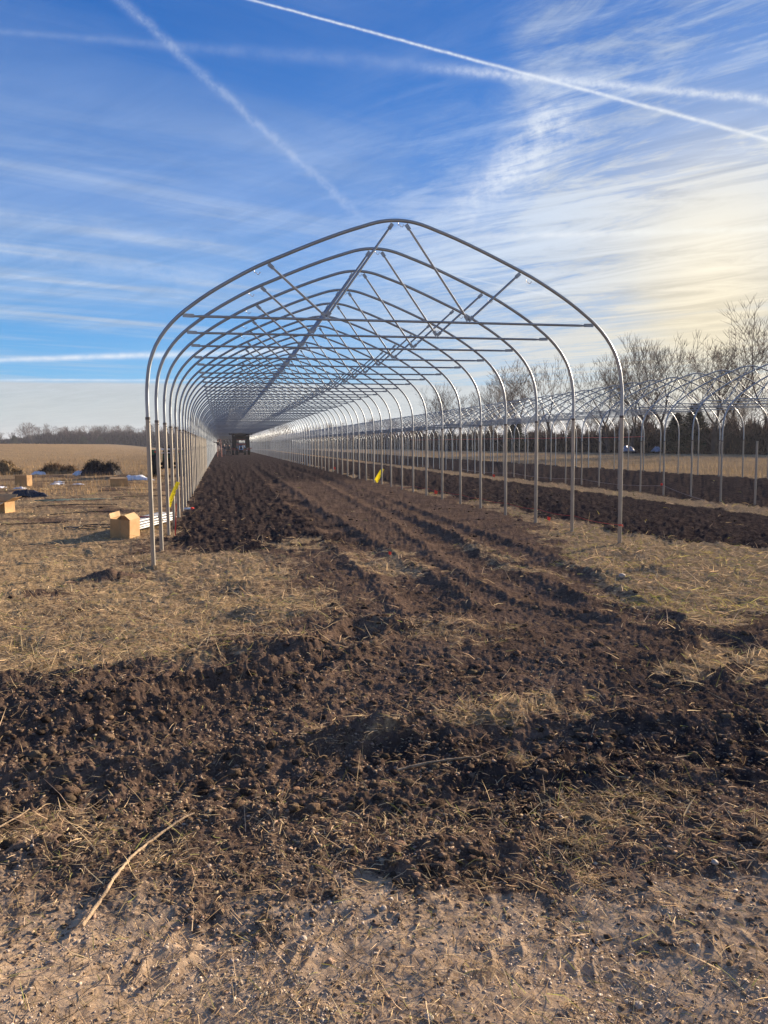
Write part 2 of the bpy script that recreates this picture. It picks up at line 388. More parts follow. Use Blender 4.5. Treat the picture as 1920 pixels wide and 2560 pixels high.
def masks(x, y):
    wx = x + .45 * pn(x / .9, y / .9, 41) + .28 * pn(x / .22, y / .22, 42) + .12 * pn(x / .07, y / .07, 45)
    wy = y + .55 * pn(x / .9, y / .9, 43) + .28 * pn(x / .22, y / .22, 44) + .12 * pn(x / .07, y / .07, 46)
    v = view_v(wx, wy)
    gl = soft(wx, wy, GL, .8)
    gl = gl * (1 - .55 * S((pn(x / 2.2, y / 1.2, 63) + .05) / .2) * (y > 19) * (y < 50))
    gl = gl * (1 - .9 * S(1.4 - ((wx + 4.5) / .45) ** 2 - ((wy - 11.3) / .35) ** 2)) * (1 - .8 * S(1.3 - ((wx + 5.2) / .5) ** 2 - ((wy - 10.2) / .3) ** 2))
    gl = gl * (1 - .45 * S((pn(x / 1.3, y / 1.3, 61) - .02) / .25) * (y < 60))
    gr = soft(wx, wy, GR, .45)
    strip1 = S(1 - np.abs(wx - 4.35) / .5) * (wy > 14) * .9 * S((pn(x / .8, y / 2.0, 62) + .22) / .3)
    strip2 = S(1.25 - np.abs(wx - 13.75) / 1.1) * (wy > 15)
    front2 = S((wx - 12.2) / .8) * S((19.5 - wy) / 2) * (wy > 6)
    right = S((wx - 23.2) / .5)
    patch = 0
    for (cx_, cy_, rx, ry, a) in ((-.45, 11.2, .55, 1.3, .75), (-1.6, 13.6, .7, .9, .7), (1.35, 10.4, .30, 1.3, .6), (-1.08, 4.75, .42, .28, .8), (1.25, 5.3, .6, .45, .95),
                                  (-1.0, 6.9, .7, .7, .45), (-3.7, 3.72, .5, .18, .40), (-1.42, 2.98, .10, .34, .65), (-1.2, 3.28, .45, .12, .42), (-.4, 2.9, .3, .2, .40), (-2.0, 4.6, .5, .10, .5), (.5, 3.2, .5, .2, .35), (1.35, 12.2, .35, .8, .6)):
        patch = np.maximum(patch, a * S(1.3 + 1.2 * pn(x / .35, y / .25, 96) - ((wx - cx_) / rx) ** 2 - ((wy - cy_) / ry) ** 2))
    far = S((wy - 305) / 10)
    end = S((wy - 285) / 20)
    grass = np.clip(np.maximum.reduce([gl, gr, strip1, strip2, front2, right, patch, end]), 0, 1)
    gravel = S((3.3 - v) / 1.15) * (.85 + .6 * pn(wx / .5, wy / .35, 131)) + .25 * S((3.8 - v) / .7)
    jx = wx + 1.1 * pn(x / 1.6, y / 1.6, 101); jy = wy + 1.5 * pn(x / 1.6, y / 1.6, 102)
    dark = np.maximum(S((wx - 4.4) / .5) * (v > 5.5), S((jy - 12.3) / 2.5) * S((wx + 4.2) / .3) * (1 - .8 * S((jx + 1.7) / 1.6)))
    dark = np.maximum(dark, .9 * S((wy - 26) / 20) * S((wx + 4.2) / .3))
    dark = np.maximum(dark, .8 * S((4.8 - v) / .5) * S((v - 3.6) / .3) * (.3 + .7 * S((wx + 2.6) / 1.5)))
    dark = np.maximum(dark, .5 * S((wx + 1.2) / 1.5) * S((v - 3.8) / 1) * S((7.2 - v) / .8))
    dark = np.maximum(dark, .45 * S((6.1 - v) / .4) * S((v - 4.4) / .3) * S((-wx - 1.8) / .8))
    return grass, np.clip(gravel * (1 - .95 * S(1.4 - ((wx + 2.02) / .30) ** 2 - ((wy - 3.0) / .20) ** 2)), 0, 1) * (y < 8), np.clip(dark, 0, 1) * (1 - S((wy - 320) / 30))
def detail(x, y, grass, gravel, dark):
    r = np.hypot(x - CAM[0], y); near = 1 - S((r - 60) / 60)
    mud = (1 - grass) * (1 - gravel)
    z = .045 * fbm(x, y, 1.1, 3, 1) * near
    z = z + mud * (.022 * fbm(x, y, .34, 4, 5, True, .6) + .018 * fbm(x, y, .11, 4, 15, False, .7) + .006 * fbm(x, y, .03, 2, 25, True) - .012)
    tl = np.clip(dark, 0, 1)
    z = z + mud * tl * (r > 9) * ((.075 + .055 * (x > 4.4)) * fbm(x, y, .55, 4, 81, True, .65) - .03 - .015 * (x > 4.4)) * near
    z = z + mud * (.35 + .65 * tl) * (clodfield(x, y, .19, 3, .30) * .30 * np.where((y > 12) & (x < 0), 1, .35) + clodfield(x * 1.02 + .3, y, .08, 23, .35) * .35)
    z = z + mud * clodfield(x, y, .05, 33, .4) * .35 * (r < 16)
    z = z + grass * (-.03 + .040 * fbm(x, y, .5, 4, 8, True) + .016 * fbm(x, y, .12, 3, 9, True))
    z = z + gravel * (.007 * fbm(x, y, .2, 4, 10) + .10 * clodfield(x, y, .035, 13, .4))
    for P, w, dp in RUTS:
        wob = .07 * pn(x / .6, y / .6, 51)
        d, al, sd = poly_dist(x, y, P, False); d = d + wob
        fade = np.where(r < 70, 1, 0)
        lug = np.sin((al + .5 * d * sd + .05 * pn(x / .3, y / .3, 54)) * 2 * math.pi / .19) * np.clip(.5 + 1.6 * pn(x / .5, y / .5, 53), 0, 1.2)
        z = z - fade * dp * (S(1.25 - d / w)) + fade * (dp * .38 + .03 * fbm(x, y, .12, 3, 52, True)) * np.exp(-((d - w * 1.35) / (w * .38)) ** 2)
        z = z + fade * .016 * lug * S(1.3 - d / w) * (r < 14)
    for P, w in TREAD:
        d, al, sd = poly_dist(x, y, P, False)
        lug = np.abs(((al + .55 * d * sd + .06 * pn(x / .14, y / .14, 77)) / .10) % 1 - .5) * 2
        z = z + S(1.2 - d / w + .5 * pn(x / .2, y / .2, 78)) * (.020 * np.power(1 - lug, 2) * (.4 + pn(x / .25, y / .25, 79)) - .008)
    for i_ in range(9):
        for sx_ in (-3.93, 3.93):
            if sx_ < 0 or i_ < 9: z = z + (.035 + .02 * math.sin(i_ * 3.1 + sx_)) * np.exp(-((x - sx_) ** 2 + (y - Y0 - i_ * SP) ** 2) / .018) * (y > 8)
    # torn bank on the near side of the deep rut, and a hump of spoil
    for (cx_, cy_, rx, ry, a) in ((-3.3, 5.55, 1.0, .18, .05), (-1.9, 4.55, .30, .14, .06), (-1.1, 4.85, .4, .2, .03), (-2.05, 3.02, .20, .12, .045), (-2.5, 6.9, .6, .25, .05), (-1.9, 6.6, .4, .3, .05), (1.6, 6.35, .5, .12, .05), (-2.6, 9.8, .3, .3, .06), (-1.9, 3.1, .14, .10, .03), (-4.5, 11.3, .35, .2, .10), (-2.5, 8.2, .35, .18, .06), (-1.0, 7.2, .5, .2, .05), (2.3, 9.3, .2, .6, .05), (3.0, 9.6, .5, .35, .06), (3.6, 11.0, .6, .4, .05), (4.6, 8.9, .8, .3, .05)):
        z = z + a * np.exp(-((x - cx_) / rx) ** 2 - ((y - cy_) / ry) ** 2) * (1 + .5 * fbm(x, y, .1, 3, 71, True))
    return z * (1 - S((r - 150) / 150))
def hgt(x, y):
    x = np.asarray(x, float); y = np.asarray(y, float); a = masks(x, y); return gbase(x, y) + detail(x, y, *a)

# polar sheet: fine where the ground is near, reaching the horizon
fwd_az = math.atan2(c_f.x, c_f.y)
ang = np.concatenate([np.linspace(-math.pi, R(-60), 40)[:-1], np.linspace(R(-60), R(-33), 190)[:-1], np.linspace(R(-33), R(33), 870), np.linspace(R(33), R(60), 190)[1:], np.linspace(R(60), math.pi, 40)[1:]]) + fwd_az
inv = np.linspace(1 / 1.25, 1 / 70., 880)
rad = np.concatenate([[0.05, .4, .8], 1 / inv, np.geomspace(72, 900, 150), [1300, 2000, 3200]])
AA, RR = np.meshgrid(ang, rad)
gx = CAM[0] + RR * np.sin(AA); gy = RR * np.cos(AA)
mk = masks(gx, gy)
gz = gbase(gx, gy) + detail(gx, gy, *mk)
nr, na = gx.shape
idx = np.arange(nr * na).reshape(nr, na)
F = np.stack([idx[:-1, :-1], idx[1:, :-1], idx[1:, 1:], idx[:-1, 1:]], -1).reshape(-1, 4)[:, ::-1]
V = np.stack([gx, gy, gz], -1).reshape(-1, 3)
gme = arrays_mesh('ground', V, F, True, np.stack(mk, -1).reshape(-1, 3), 'cover')
ground = obj('ground', gme, ground_material()); tag(ground, kind='structure')

# ------------------------------------------------------------------ scatter helpers
def sample_view(nn, r0, r1, half=38.):
    a = fwd_az + R(half) * (2 * rng.random(nn) - 1)
    r = 1 / (1 / r1 + rng.random(nn) * (1 / r0 - 1 / r1))
    return CAM[0] + r * np.sin(a), r * np.cos(a), r
def ribbons(x, y, z, length, width, az, pitch, curl, tint, name, m, segs=2):
    """thin curved blades: one ribbon each"""
    n_ = len(x); vs = []
    ca, sa = np.cos(az), np.sin(az)
    pxx, pyy, pzz = x.copy(), y.copy(), z.copy(); p = pitch.copy()
    tw = az + math.pi / 2 + rng.normal(0, .3, n_)
    tilt = rng.normal(0, .6, n_)
    for i in range(segs + 1):
        w = width * (1 - .75 * (i / segs) ** 2) / 2
        ox, oy, oz = np.cos(tw) * w * np.cos(tilt), np.sin(tw) * w * np.cos(tilt), np.sin(tilt) * w
        vs.append(np.stack([pxx - ox, pyy - oy, pzz - oz], -1)); vs.append(np.stack([pxx + ox, pyy + oy, pzz + oz], -1))
        st = length / segs
        pxx = pxx + np.cos(p) * ca * st; pyy = pyy + np.cos(p) * sa * st; pzz = pzz + np.sin(p) * st
        p = p - curl; ca2 = np.cos(az + .4 * i * curl); ca, sa = ca2, np.sin(az + .4 * i * curl)
    V = np.stack(vs, 1).reshape(-1, 3); k = 2 * (segs + 1); b = np.arange(n_)[:, None] * k
    F = np.concatenate([np.stack([b[:, 0] + 2 * i, b[:, 0] + 2 * i + 1, b[:, 0] + 2 * i + 3, b[:, 0] + 2 * i + 2], -1) for i in range(segs)])
    return obj(name, arrays_mesh(name, V, F, False, np.repeat(tint, k, 0)), m)
ICO = bmesh.new(); bmesh.ops.create_icosphere(ICO, subdivisions=1, radius=1)
ico_v = np.array([v.co[:] for v in ICO.verts]); ico_f = np.array([[v.index for v in f.verts] for f in ICO.faces]); ICO.free()
ICO = bmesh.new(); bmesh.ops.create_icosphere(ICO, subdivisions=2, radius=1)
ico2_v = np.array([v.co[:] for v in ICO.verts]); ico2_f = np.array([[v.index for v in f.verts] for f in ICO.faces]); ICO.free()
def lumps(x, y, z, r, name, m, tint, flat=.7, rough=.3, sink=.25, base=None):
    bv, bf = base or (ico_v, ico_f)
    n_, k = len(x), len(bv)
    q = rng.random(n_) * 2 * math.pi; c, s_ = np.cos(q)[:, None], np.sin(q)[:, None]
    d = 1 + rough * (rng.random((n_, k)) - .5) * 2
    ax = (1 + .5 * (rng.random((n_, 1)) - .5)); 
    bx, by, bz = bv[:, 0] * d * ax, bv[:, 1] * d / ax, bv[:, 2] * d * flat
    V = np.stack([x[:, None] + r[:, None] * (bx * c - by * s_), y[:, None] + r[:, None] * (bx * s_ + by * c), z[:, None] + r[:, None] * (bz + sink)], -1).reshape(-1, 3)
    F = (bf[None] + np.arange(n_)[:, None, None] * k).reshape(-1, 3)
    return obj(name, arrays_mesh(name, V, F, True, np.repeat(tint, k, 0)), m)
def tints(n_, lo, hi):
    t = rng.random((n_, 1)); lo, hi = np.array(lo), np.array(hi); return lo + (hi - lo) * t * (1 + .15 * (rng.random((n_, 3)) - .5))

M_straw = mat('straw', (1, 1, 1), .75, var=.1, trans=.3, attr='tint', spec=0)
M_clod = mat('clod', (1, 1, 1), .9, var=.35, scale=25, bump=.9, bscale=60, attr='tint', spec=0)
M_peb = mat('pebble', (1, 1, 1), .7, var=.25, scale=40, attr='tint')

# matted straw in the grassy parts
x, y, r = sample_view(400000, 2.0, 46)
g, gv, dk = masks(x, y)
keep = rng.random(len(x)) < np.clip(g * 1.0 + (.022 + .025 * (view_v(x, y) < 3.2)) * (1 - g) + .08 * np.clip(1 - np.abs(view_v(x, y) - 3.5) / .6, 0, 1) * (1 - g), 0, 1) * np.where(r < 9, .62, .42)
x, y, r, g = x[keep], y[keep], r[keep], g[keep]
nn = len(x); z = hgt(x, y)
L = rng.lognormal(math.log(.075), .5, nn) * np.where(r < 5.5, .62, 1) * (1 + .035 * r)
wd = (.0016 + .00042 * r) * (.6 + rng.random(nn) * .8)
tt = tints(nn, (.20, .145, .085), (.86, .67, .41)) * (1 + .35 * pn(x / .5, y / .4, 112))[:, None] * np.where(((x > 1.3) & (y > 6.2) & (y < 30) & (pn(x / .7, y / .5, 95) > -.05) & (rng.random(nn) < .5))[:, None], np.array([[.72, .86, .45]]), 1) * np.where(rng.random((nn, 1)) < .10, np.array([[.55, .72, .4]]), 1)
tag(ribbons(x, y, z + .004 + .010 * rng.random(nn), L, wd, rng.random(nn) * 2 * math.pi, np.abs(rng.normal(.12, .28, nn)) + .55 * S((pn(x / .35, y / .35, 111) - .15) / .2) * rng.random(nn), rng.normal(.2, .25, nn), tt, 'dry_grass', M_straw), kind='stuff')
# standing stubble on the far fields
x, y, r = sample_view(90000, 30, 260)
g, gv, dk = masks(x, y)
keep = (g > .6) & ((x > 23.6) | ((x < -5.5) & (y > 30 + 12 * pn(x / 9, y / 9, 3)))) & (rng.random(len(x)) < .75)
x, y, r = x[keep], y[keep], r[keep]; nn = len(x); z = gbase(x, y)
tt = tints(nn, (.24, .17, .09), (.62, .45, .24)) * np.where(x[:, None] > 20, np.array([[.62, .66, .72]]), np.array([[.88, .84, .80]])) * (1 + .5 * pn(x / 14, y / 5, 141))[:, None]  # right field stubble darker and bluer: the wood's shade painted into its tint
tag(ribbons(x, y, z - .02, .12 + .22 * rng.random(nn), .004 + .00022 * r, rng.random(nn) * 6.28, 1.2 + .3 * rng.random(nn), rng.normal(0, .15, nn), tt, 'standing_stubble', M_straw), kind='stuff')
# soil clods
def clod_scatter(nn, r0, r1, size, name, wfun, lo, hi, base=None):
    x, y, r = sample_view(nn, r0, r1); mk_ = masks(x, y)
    keep = rng.random(nn) < wfun(x, y, r, *mk_)
    x, y, r = x[keep], y[keep], r[keep]; z = gbase(x, y) + detail(x, y, *[q[keep] for q in mk_])
    rr = size * np.minimum(rng.lognormal(0, .4, len(x)), 2.2) * (1 + .035 * r)
    o = lumps(x, y, z, rr, name, M_clod, tints(len(x), lo, hi), .62, .55 if base is None else .30, .05, base); tag(o, kind='stuff')
clod_scatter(32000, 2.6, 34, .0070, 'soil_crumbs', lambda x, y, r, g, gv, dk: (1 - g) * (1 - gv) * (.25 + .75 * dk) * .9, (.06, .044, .033), (.28, .205, .145))
clod_scatter(38000, 1.95, 6.5, .0052, 'fine_crumbs', lambda x, y, r, g, gv, dk: np.clip(.25 + .75 * (fbm(x, y, .5, 3, 92) > -.05), 0, 1) * (1 - .88 * gv) * .9, (.17, .125, .09), (.50, .38, .27))
clod_scatter(1500, 2.5, 3.6, .016, 'spoil_clods', lambda x, y, r, g, gv, dk: S(1.5 - ((x + 2.0) / .26) ** 2 - ((y - 3.0) / .16) ** 2), (.06, .044, .033), (.25, .18, .13), (ico2_v, ico2_f))
clod_scatter(4500, 4.2, 8.5, .014, 'torn_clods', lambda x, y, r, g, gv, dk: S(1.6 - np.abs(poly_dist(x, y, RUTS[3][0], False)[0] - .32) / .16) * (pn(x / .4, y / .4, 121) > -.1) * .7, (.05, .036, .028), (.20, .14, .10), (ico2_v, ico2_f))
clod_scatter(5000, 3.6, 30, .017, 'soil_clods', lambda x, y, r, g, gv, dk: (1 - g) * (1 - gv) * (.25 + .75 * (fbm(x, y, .9, 2, 91) > .1)) * .6, (.05, .038, .03), (.20, .145, .10), (ico2_v, ico2_f))
# pebbles on the gravelly edge
x, y, r = sample_view(30000, 1.9, 4.2); mk_ = masks(x, y)
keep = rng.random(len(x)) < mk_[1] * (.15 + .8 * S((pn(x / .5, y / .4, 97) + .5 * pn(x / .15, y / .15, 98) + .1) / .3)) + .03
x, y = x[keep], y[keep]; z = hgt(x, y)
rr = .0031 * rng.lognormal(0, .5, len(x)); rr = np.minimum(rr, .013)
tag(lumps(x, y, z, rr, 'gravel', M_peb, tints(len(x), (.22, .165, .115), (.56, .47, .37)), .6, .25, .0), kind='stuff')
# finer near straw and rootlets lying over the mud
x, y, r = sample_view(11000, 2.0, 11); g, gv, dk = masks(x, y)
keep = rng.random(len(x)) < .45; x, y, r = x[keep], y[keep], r[keep]; nn = len(x); z = hgt(x, y)
tag(ribbons(x, y, z + .008, .035 + .12 * rng.random(nn) ** 3, .0019 + .0004 * r, rng.random(nn) * 6.28, np.abs(rng.normal(.1, .35, nn)), rng.normal(.35, .4, nn), tints(nn, (.10, .075, .045), (.50, .38, .22)), 'loose_straw', M_straw, 3), kind='stuff')

# ------------------------------------------------------------------ hoops
M_galv = mat('galvanized_steel', (.29, .335, .375), .52, .82, .12, 1.2)
M_galv2 = mat('galvanized_post', (.30, .285, .25), .48, .5, .12, 1.2)
M_hook = mat('zinc_hook', (.6, .6, .6), .4, .9)
M_bolt = mat('bolt_steel', (.12, .11, .11), .5, .8)
half = [(3.93, 2.20), (3.93, 2.45), (3.925, 2.65), (3.90, 2.88), (3.865, 3.06), (3.775, 3.30), (3.62, 3.54), (3.43, 3.745), (3.22, 3.915), (2.96, 4.10), (2.65, 4.29), (2.25, 4.51), (1.85, 4.69), (1.40, 4.885), (.95, 5.065), (.62, 5.18), (.38, 5.258), (.18, 5.298), (0, 5.310)]
def smooth_path(p, k=2):
    out = []; n_ = len(p)
    for i in range(n_ - 1):
        p0, p1, p2, p3 = [Vector((*p[max(0, min(n_ - 1, j))], 0)) for j in (i - 1, i, i + 1, i + 2)]
        for s_ in range(k):
            t = s_ / k
            q = .5 * ((2 * p1) + (p2 - p0) * t + (2 * p0 - 5 * p1 + 4 * p2 - p3) * t * t + (3 * p1 - p0 - 3 * p2 + p3) * t ** 3); out.append((q.x, q.y))
    out.append(p[-1]); return out
hs = smooth_path(half, 2)
full = [(-a, 0, b) for a, b in hs] + [(a, 0, b) for a, b in hs[::-1][1:]]
coarse = [(-a, 0, b) for a, b in half] + [(a, 0, b) for a, b in half[::-1][1:]]
def lug(mb, p, d, w=.030, l=.10):
    d = Vector(d).normalized(); p = Vector(p)
    sx = d.cross(Vector((0, 1, 0))).normalized()
    rot = Matrix((sx, Vector((0, 1, 0)), d)).transposed()
    mb.box(p + d * l / 2, (w * 2, .012, l), rot)
def brace_mesh(a, b, r=.019, sides=8, ends=True):
    mb = MB(); a, b = Vector(a), Vector(b); d = (b - a).normalized()
    mb.tube([a + d * .06, a + d * .16, b - d * .16, b - d * .06], [r * .7, r, r, r * .7], sides)
    if ends: lug(mb, a, d); lug(mb, b, -d)
    return mb
BR = [((-.11, 0, 5.255), (-1.185, 0, 3.78)), ((.11, 0, 5.255), (1.145, 0, 3.78)), ((-2.07, 0, 4.56), (-1.19, 0, 3.78)), ((2.04, 0, 4.565), (1.15, 0, 3.78))]
HK = [(-2.24, 4.455), (.0 + .03, 5.27), (2.2, 4.465)]
zb = -.55
arch_me = MB().tube(full, .0285, 10).mesh('arch_pipe')
post_me = {s_: MB().tube([(s_ * 3.93, 0, zb), (s_ * 3.93, 0, 2.22)], .0335, 12).mesh('post') for s_ in (-1, 1)}
col_me = {s_: MB().tube([(s_ * 3.93, 0, 2.195), (s_ * 3.93, 0, 2.235)], .0375, 12).box((s_ * 3.93 + .03, -.03, 2.16), (.014, .014, .014)).mesh('collar') for s_ in (-1, 1)}
for b in col_me.values(): b.materials.append(M_bolt)
bar_mb = MB().tube([(-3.22, 0, 3.745), (-3.1, 0, 3.745), (3.1, 0, 3.745), (3.22, 0, 3.745)], [.014, .020, .020, .014], 8)
lug(bar_mb, (-3.37, 0, 3.755), (1, 0, -.03), .028, .17); lug(bar_mb, (3.37, 0, 3.755), (-1, 0, -.03), .028, .17)
bar_me = bar_mb.mesh('crossbar')
brace_me = [brace_mesh(a, b).mesh('brace') for a, b in BR]
def hook_pts(hx, hz, s_=1):
    return [(hx + dx_ * s_, 0, hz + dz_) for dx_, dz_ in ((-.05, .0), (-.045, -.035), (-.02, -.028), (-.01, -.05), (.012, -.062), (.03, -.05), (.035, -.02), (.05, -.035))]
hook_me = [MB().tube(hook_pts(a, b), .0055, 5).mesh('hook') for a, b in HK]
far_mb = MB().tube(coarse, .0285, 5, False)
for s_ in (-1, 1): far_mb.tube([(s_ * 3.93, 0, zb), (s_ * 3.93, 0, 2.22)], .0335, 5, False)
far_mb.tube([(-3.37, 0, 3.745), (3.37, 0, 3.745)], .020, 4, False)
for a, b in BR: far_mb.tube([a, b], .019, 4, False)
far_me = far_mb.mesh('tunnel_hoop'); far_me.materials.append(M_galv)
for me_, m_ in ((arch_me, M_galv), (bar_me, M_galv), *[(b, M_galv) for b in brace_me], *[(b, M_hook) for b in hook_me], *[(b, M_galv2) for b in post_me.values()]): me_.materials.append(m_)
ORD = 'nearest second third fourth fifth sixth seventh eighth ninth tenth eleventh twelfth thirteenth fourteenth fifteenth sixteenth seventeenth eighteenth nineteenth twentieth'.split()
def hoop(x, y, z, label, group, detailed, hooks=True):
    if detailed:
        t = empty('tunnel_hoop', (x, y, z), label, 'hoop', group)
        obj('arch_pipe', arch_me, None, t); obj('post', post_me[-1], None, t); obj('post', post_me[1], None, t)
        obj('crossbar', bar_me, None, t)
        for b in brace_me: obj('brace', b, None, t)
        if hooks:
            for b in col_me.values(): obj('collar', b, None, t)
            for b in hook_me: obj('hook', b, None, t)
    else:
        t = obj('tunnel_hoop', far_me, None, None, (x, y, z)); tag(t, label, 'hoop', group)
    t.rotation_euler = (rng.normal(0, .002), rng.normal(0, .0015), rng.normal(0, .006))
    return t
for i in range(155):
    if i < 20: lab = f"{ORD[i]} galvanized steel hoop from the open end of the long left tunnel frame"
    elif i < 50: lab = "galvanized hoop midway down the long left tunnel frame, past the twentieth hoop"
    else: lab = "distant galvanized hoop of the left tunnel frame, near or beyond the parked tractor"
    hoop(rng.normal(0, .008), Y0 + i * SP, rng.normal(0, .008), lab, 'hoops of the left tunnel frame' if i < 20 else 'middle hoops of the left tunnel frame' if i < 50 else 'distant hoops of the left tunnel frame', i < 26, i < 14)
def z2(y): return -.46
for k in range(1, 142):
    if k <= 16: lab = f"{ORD[k - 1].replace('nearest', 'first')} galvanized hoop beyond the lone post in the lower right tunnel frame"
    elif k < 45: lab = "galvanized hoop midway along the right tunnel frame, before the field and wood"
    else: lab = "distant galvanized hoop at the far end of the right tunnel frame"
    hoop(X2 + rng.normal(0, .012), Y2 + k * SP, z2(0) + rng.normal(0, .012), lab, 'near hoops of the right tunnel frame' if k <= 16 else 'middle hoops of the right tunnel frame' if k < 45 else 'distant hoops of the right tunnel frame', k < 14, k < 8)
t = MB().tube([(0, 0, -.4), (0, 0, 2.2)], .0345, 12, False).tube([(0, 0, 2.2), (0, 0, -.4)], .030, 12, False).build('ground_post', M_galv2, None, (14.99, Y2, -.46))
t.rotation_euler = (0, R(.3), 0); tag(t, 'lone steel ground post without a hoop at the start of the right row', 'post')

# ------------------------------------------------------------------ cardboard boxes
M_card = mat('cardboard', (.40, .25, .115), .85, var=.15, scale=5, bump=.15, bscale=60)
M_cardi = mat('cardboard_flap', (.46, .31, .16), .85, var=.12, scale=5, bump=.15, bscale=60)
M_ptape = mat('packing_tape', (.33, .22, .11), .35, var=.1)
def carton(loc, rz, dims, label, flaps, tilt=(0, 0), bottom=True, top=False, tape=False):
    t = empty('cardboard_box', loc, label, 'box', 'discarded cardboard boxes', rz); t.rotation_euler = (tilt[0], tilt[1], rz)
    w, d, h = dims; th = .006; mb = MB()
    mb.box((0, -d / 2, h / 2), (w, th, h)); mb.box((0, d / 2, h / 2), (w, th, h))
    mb.box((-w / 2 + th / 2, 0, h / 2), (th, d - th * 1.2, h - .002)); mb.box((w / 2 - th / 2, 0, h / 2), (th, d - th * 1.2, h - .002))
    mb.box((0, 0, th), (w - 2.4 * th, d - 1.4 * th, th))
    if top: mb.box((0, 0, h - th), (w - 2.4 * th, d - 1.4 * th, th))
    mb.build('carton_body', M_card, t)
    for side, a, ln in flaps:            # hinge on a top edge, angle from vertical (outwards positive)
        m2 = MB(); a = R(a); wd_ = (w if side in 'ns' else d) - .012
        ux = {'e': (1, 0), 'w': (-1, 0), 'n': (0, 1), 's': (0, -1)}[side]
        e = (w / 2 + .001 if side in 'ew' else d / 2 + .004)
        out = Vector((ux[0], ux[1], 0)); along = Vector((-ux[1], ux[0], 0)); dr = out * math.sin(a) + Vector((0, 0, 1)) * math.cos(a); nm = dr.cross(along)
        c0 = out * e + Vector((0, 0, h + .001)) + dr * ln / 2
        m2.box(c0, (wd_, .005, ln), Matrix((along, nm, dr)).transposed()); m2.build('flap', M_cardi, t)
    if tape: MB().box((0, -d / 2 - .0045, h / 2), (.055, .002, h * .98)).build('tape_strip', M_ptape, t)
    return t
def zg(x, y): return float(hgt(np.array([x]), np.array([y]))[0])
carton((-4.80, 15.95, zg(-4.8, 15.95) - .03), R(-24), (.43, .38, .42), 'large open cardboard box beside the nearest left hoop post, one side glowing in sun', [('w', 14, .10), ('e', -52, .16)], (R(4), R(5)), tape=True)
carton((-8.85, 22.6, zg(-8.85, 22.6) - .02), R(-20), (.58, .44, .32), 'open cardboard box with flaps spread at the left picture edge', [('w', -20, .24), ('e', 62, .26), ('n', 40, .24), ('s', 108, .26)])
carton((-11.75, 37.5, g1(-11.75, 37.5)), R(-18), (.58, .42, .50), 'small upright closed cardboard box standing far left amid plastic scraps', [('s', 172, .01)], top=True)
carton((-7.35, 35.6, g1(-7.35, 35.6)), R(8), (.74, .45, .34), 'low wide grey brown carton lying in front of the black debris heap', [('n', 70, .14)], top=True)

# ------------------------------------------------------------------ pipe bundle, flags, tape, spray can, strings
t = empty('pipe_bundle', (-4.78, 16.25, .06), 'bundle of shiny steel pipes lying on the ground beside the left hoop posts', 'pipes', None, R(-17))
rows = [7, 8, 7, 6]; M_bund = mat('bundled_steel', (.30, .32, .34), .5, .6, .3, 6.)
for a, cnt in enumerate(rows):
    for b in range(cnt):
        x_ = (b - (cnt - 1) / 2) * .056; y_ = rng.normal(0, .03); z_ = .028 + a * .050
        MB().tube([(x_, y_, z_), (x_ * 1.12 + rng.normal(0, .008), 2.1 + y_, z_ + rng.normal(0, .003))], .026, 8, False).tube([(x_, 2.1 + y_, z_), (x_, y_, z_)], .022, 8, False).build('pipe', M_bund, t)
MB().box((0, .8, .12), (.42, .03, .215)).build('red_strap', mat('red_strap', (.35, .04, .03)), t)

M_red = mat('fluorescent_red', (.85, .07, .04), .6, var=.1, spec=.3)
M_wire = mat('flag_wire', (.25, .25, .26), .4, .8)
t = empty('survey_stake', (-3.80, 15.85, zg(-3.8, 15.85)), 'thin leaning red survey stake beside the third left hoop post', 'stake')
MB().box((.0, 0, .30), (.022, .008, .70), Matrix.Rotation(R(3), 3, 'Y')).build('stake_shaft', mat('stake_red', (.55, .05, .04)), t)
MB().box((.026, 0, .78), (.018, .008, .30), Matrix.Rotation(R(4), 3, 'Y')).build('stake_top', mat('stake_pale', (.55, .45, .4)), t)
def flag(x_, y_, h, label, z_=None, s_=.07):
    z_ = zg(x_, y_) if z_ is None else z_
    t = empty('marker_flag', (x_, y_, z_), label, 'flag', 'small red marker flags', rng.random() * .8 - .4)
    MB().tube([(0, 0, -.05), (.005, 0, h)], .0016 + .0001 * y_, 4).build('wire', M_wire, t)
    mb = MB(); nn_ = 5; vs = []
    for i in range(nn_ + 1):
        u = i / nn_; vs += [(u * s_, .012 * math.sin(u * 7), h - .35 * s_ * u), (u * s_ * .9, .014 * math.sin(u * 7 + 1), h - s_ - .25 * s_ * u)]
    for off in (0, .002):
        mb.add([(a, b + off, c) for a, b, c in vs], [(2 * i, 2 * i + 1, 2 * i + 3, 2 * i + 2) for i in range(nn_)])
    mb.build('flag_cloth', M_red, t)
flag(4.22, 15.75, .13, 'small red marker flag in the grass between the second and third right posts', s_=.08)
flag(4.40, 25.6, .16, 'small red marker flag beside the tenth post of the right leg row', s_=.12)
flag(4.1, 48, .3, 'tiny red marker flag far down the row of right hoop legs', s_=.16)
flag(-.37, 11.4, .17, 'small orange red marker flag on the straw patch in the tunnel mouth', s_=.05)
flag(12.4, 41.5, .4, 'small red marker flag on the grass strip before the lower right frame', s_=.16)

t = empty('spray_can', (-3.80, 21.6, zg(-3.8, 21.6) + .05), 'white marking paint can with red cap lying by the left posts', 'can', None, R(8))
MB().lathe([(0, -.12), (.028, -.12), (.033, -.11), (.033, .07), (.026, .085)], axis='x').build('can_body', mat('can_white', (.62, .68, .74), .35), t)
MB().lathe([(.034, .07), (.036, .08), (.034, .15), (.018, .165), (0, .168)], axis='x').build('cap', M_red, t)

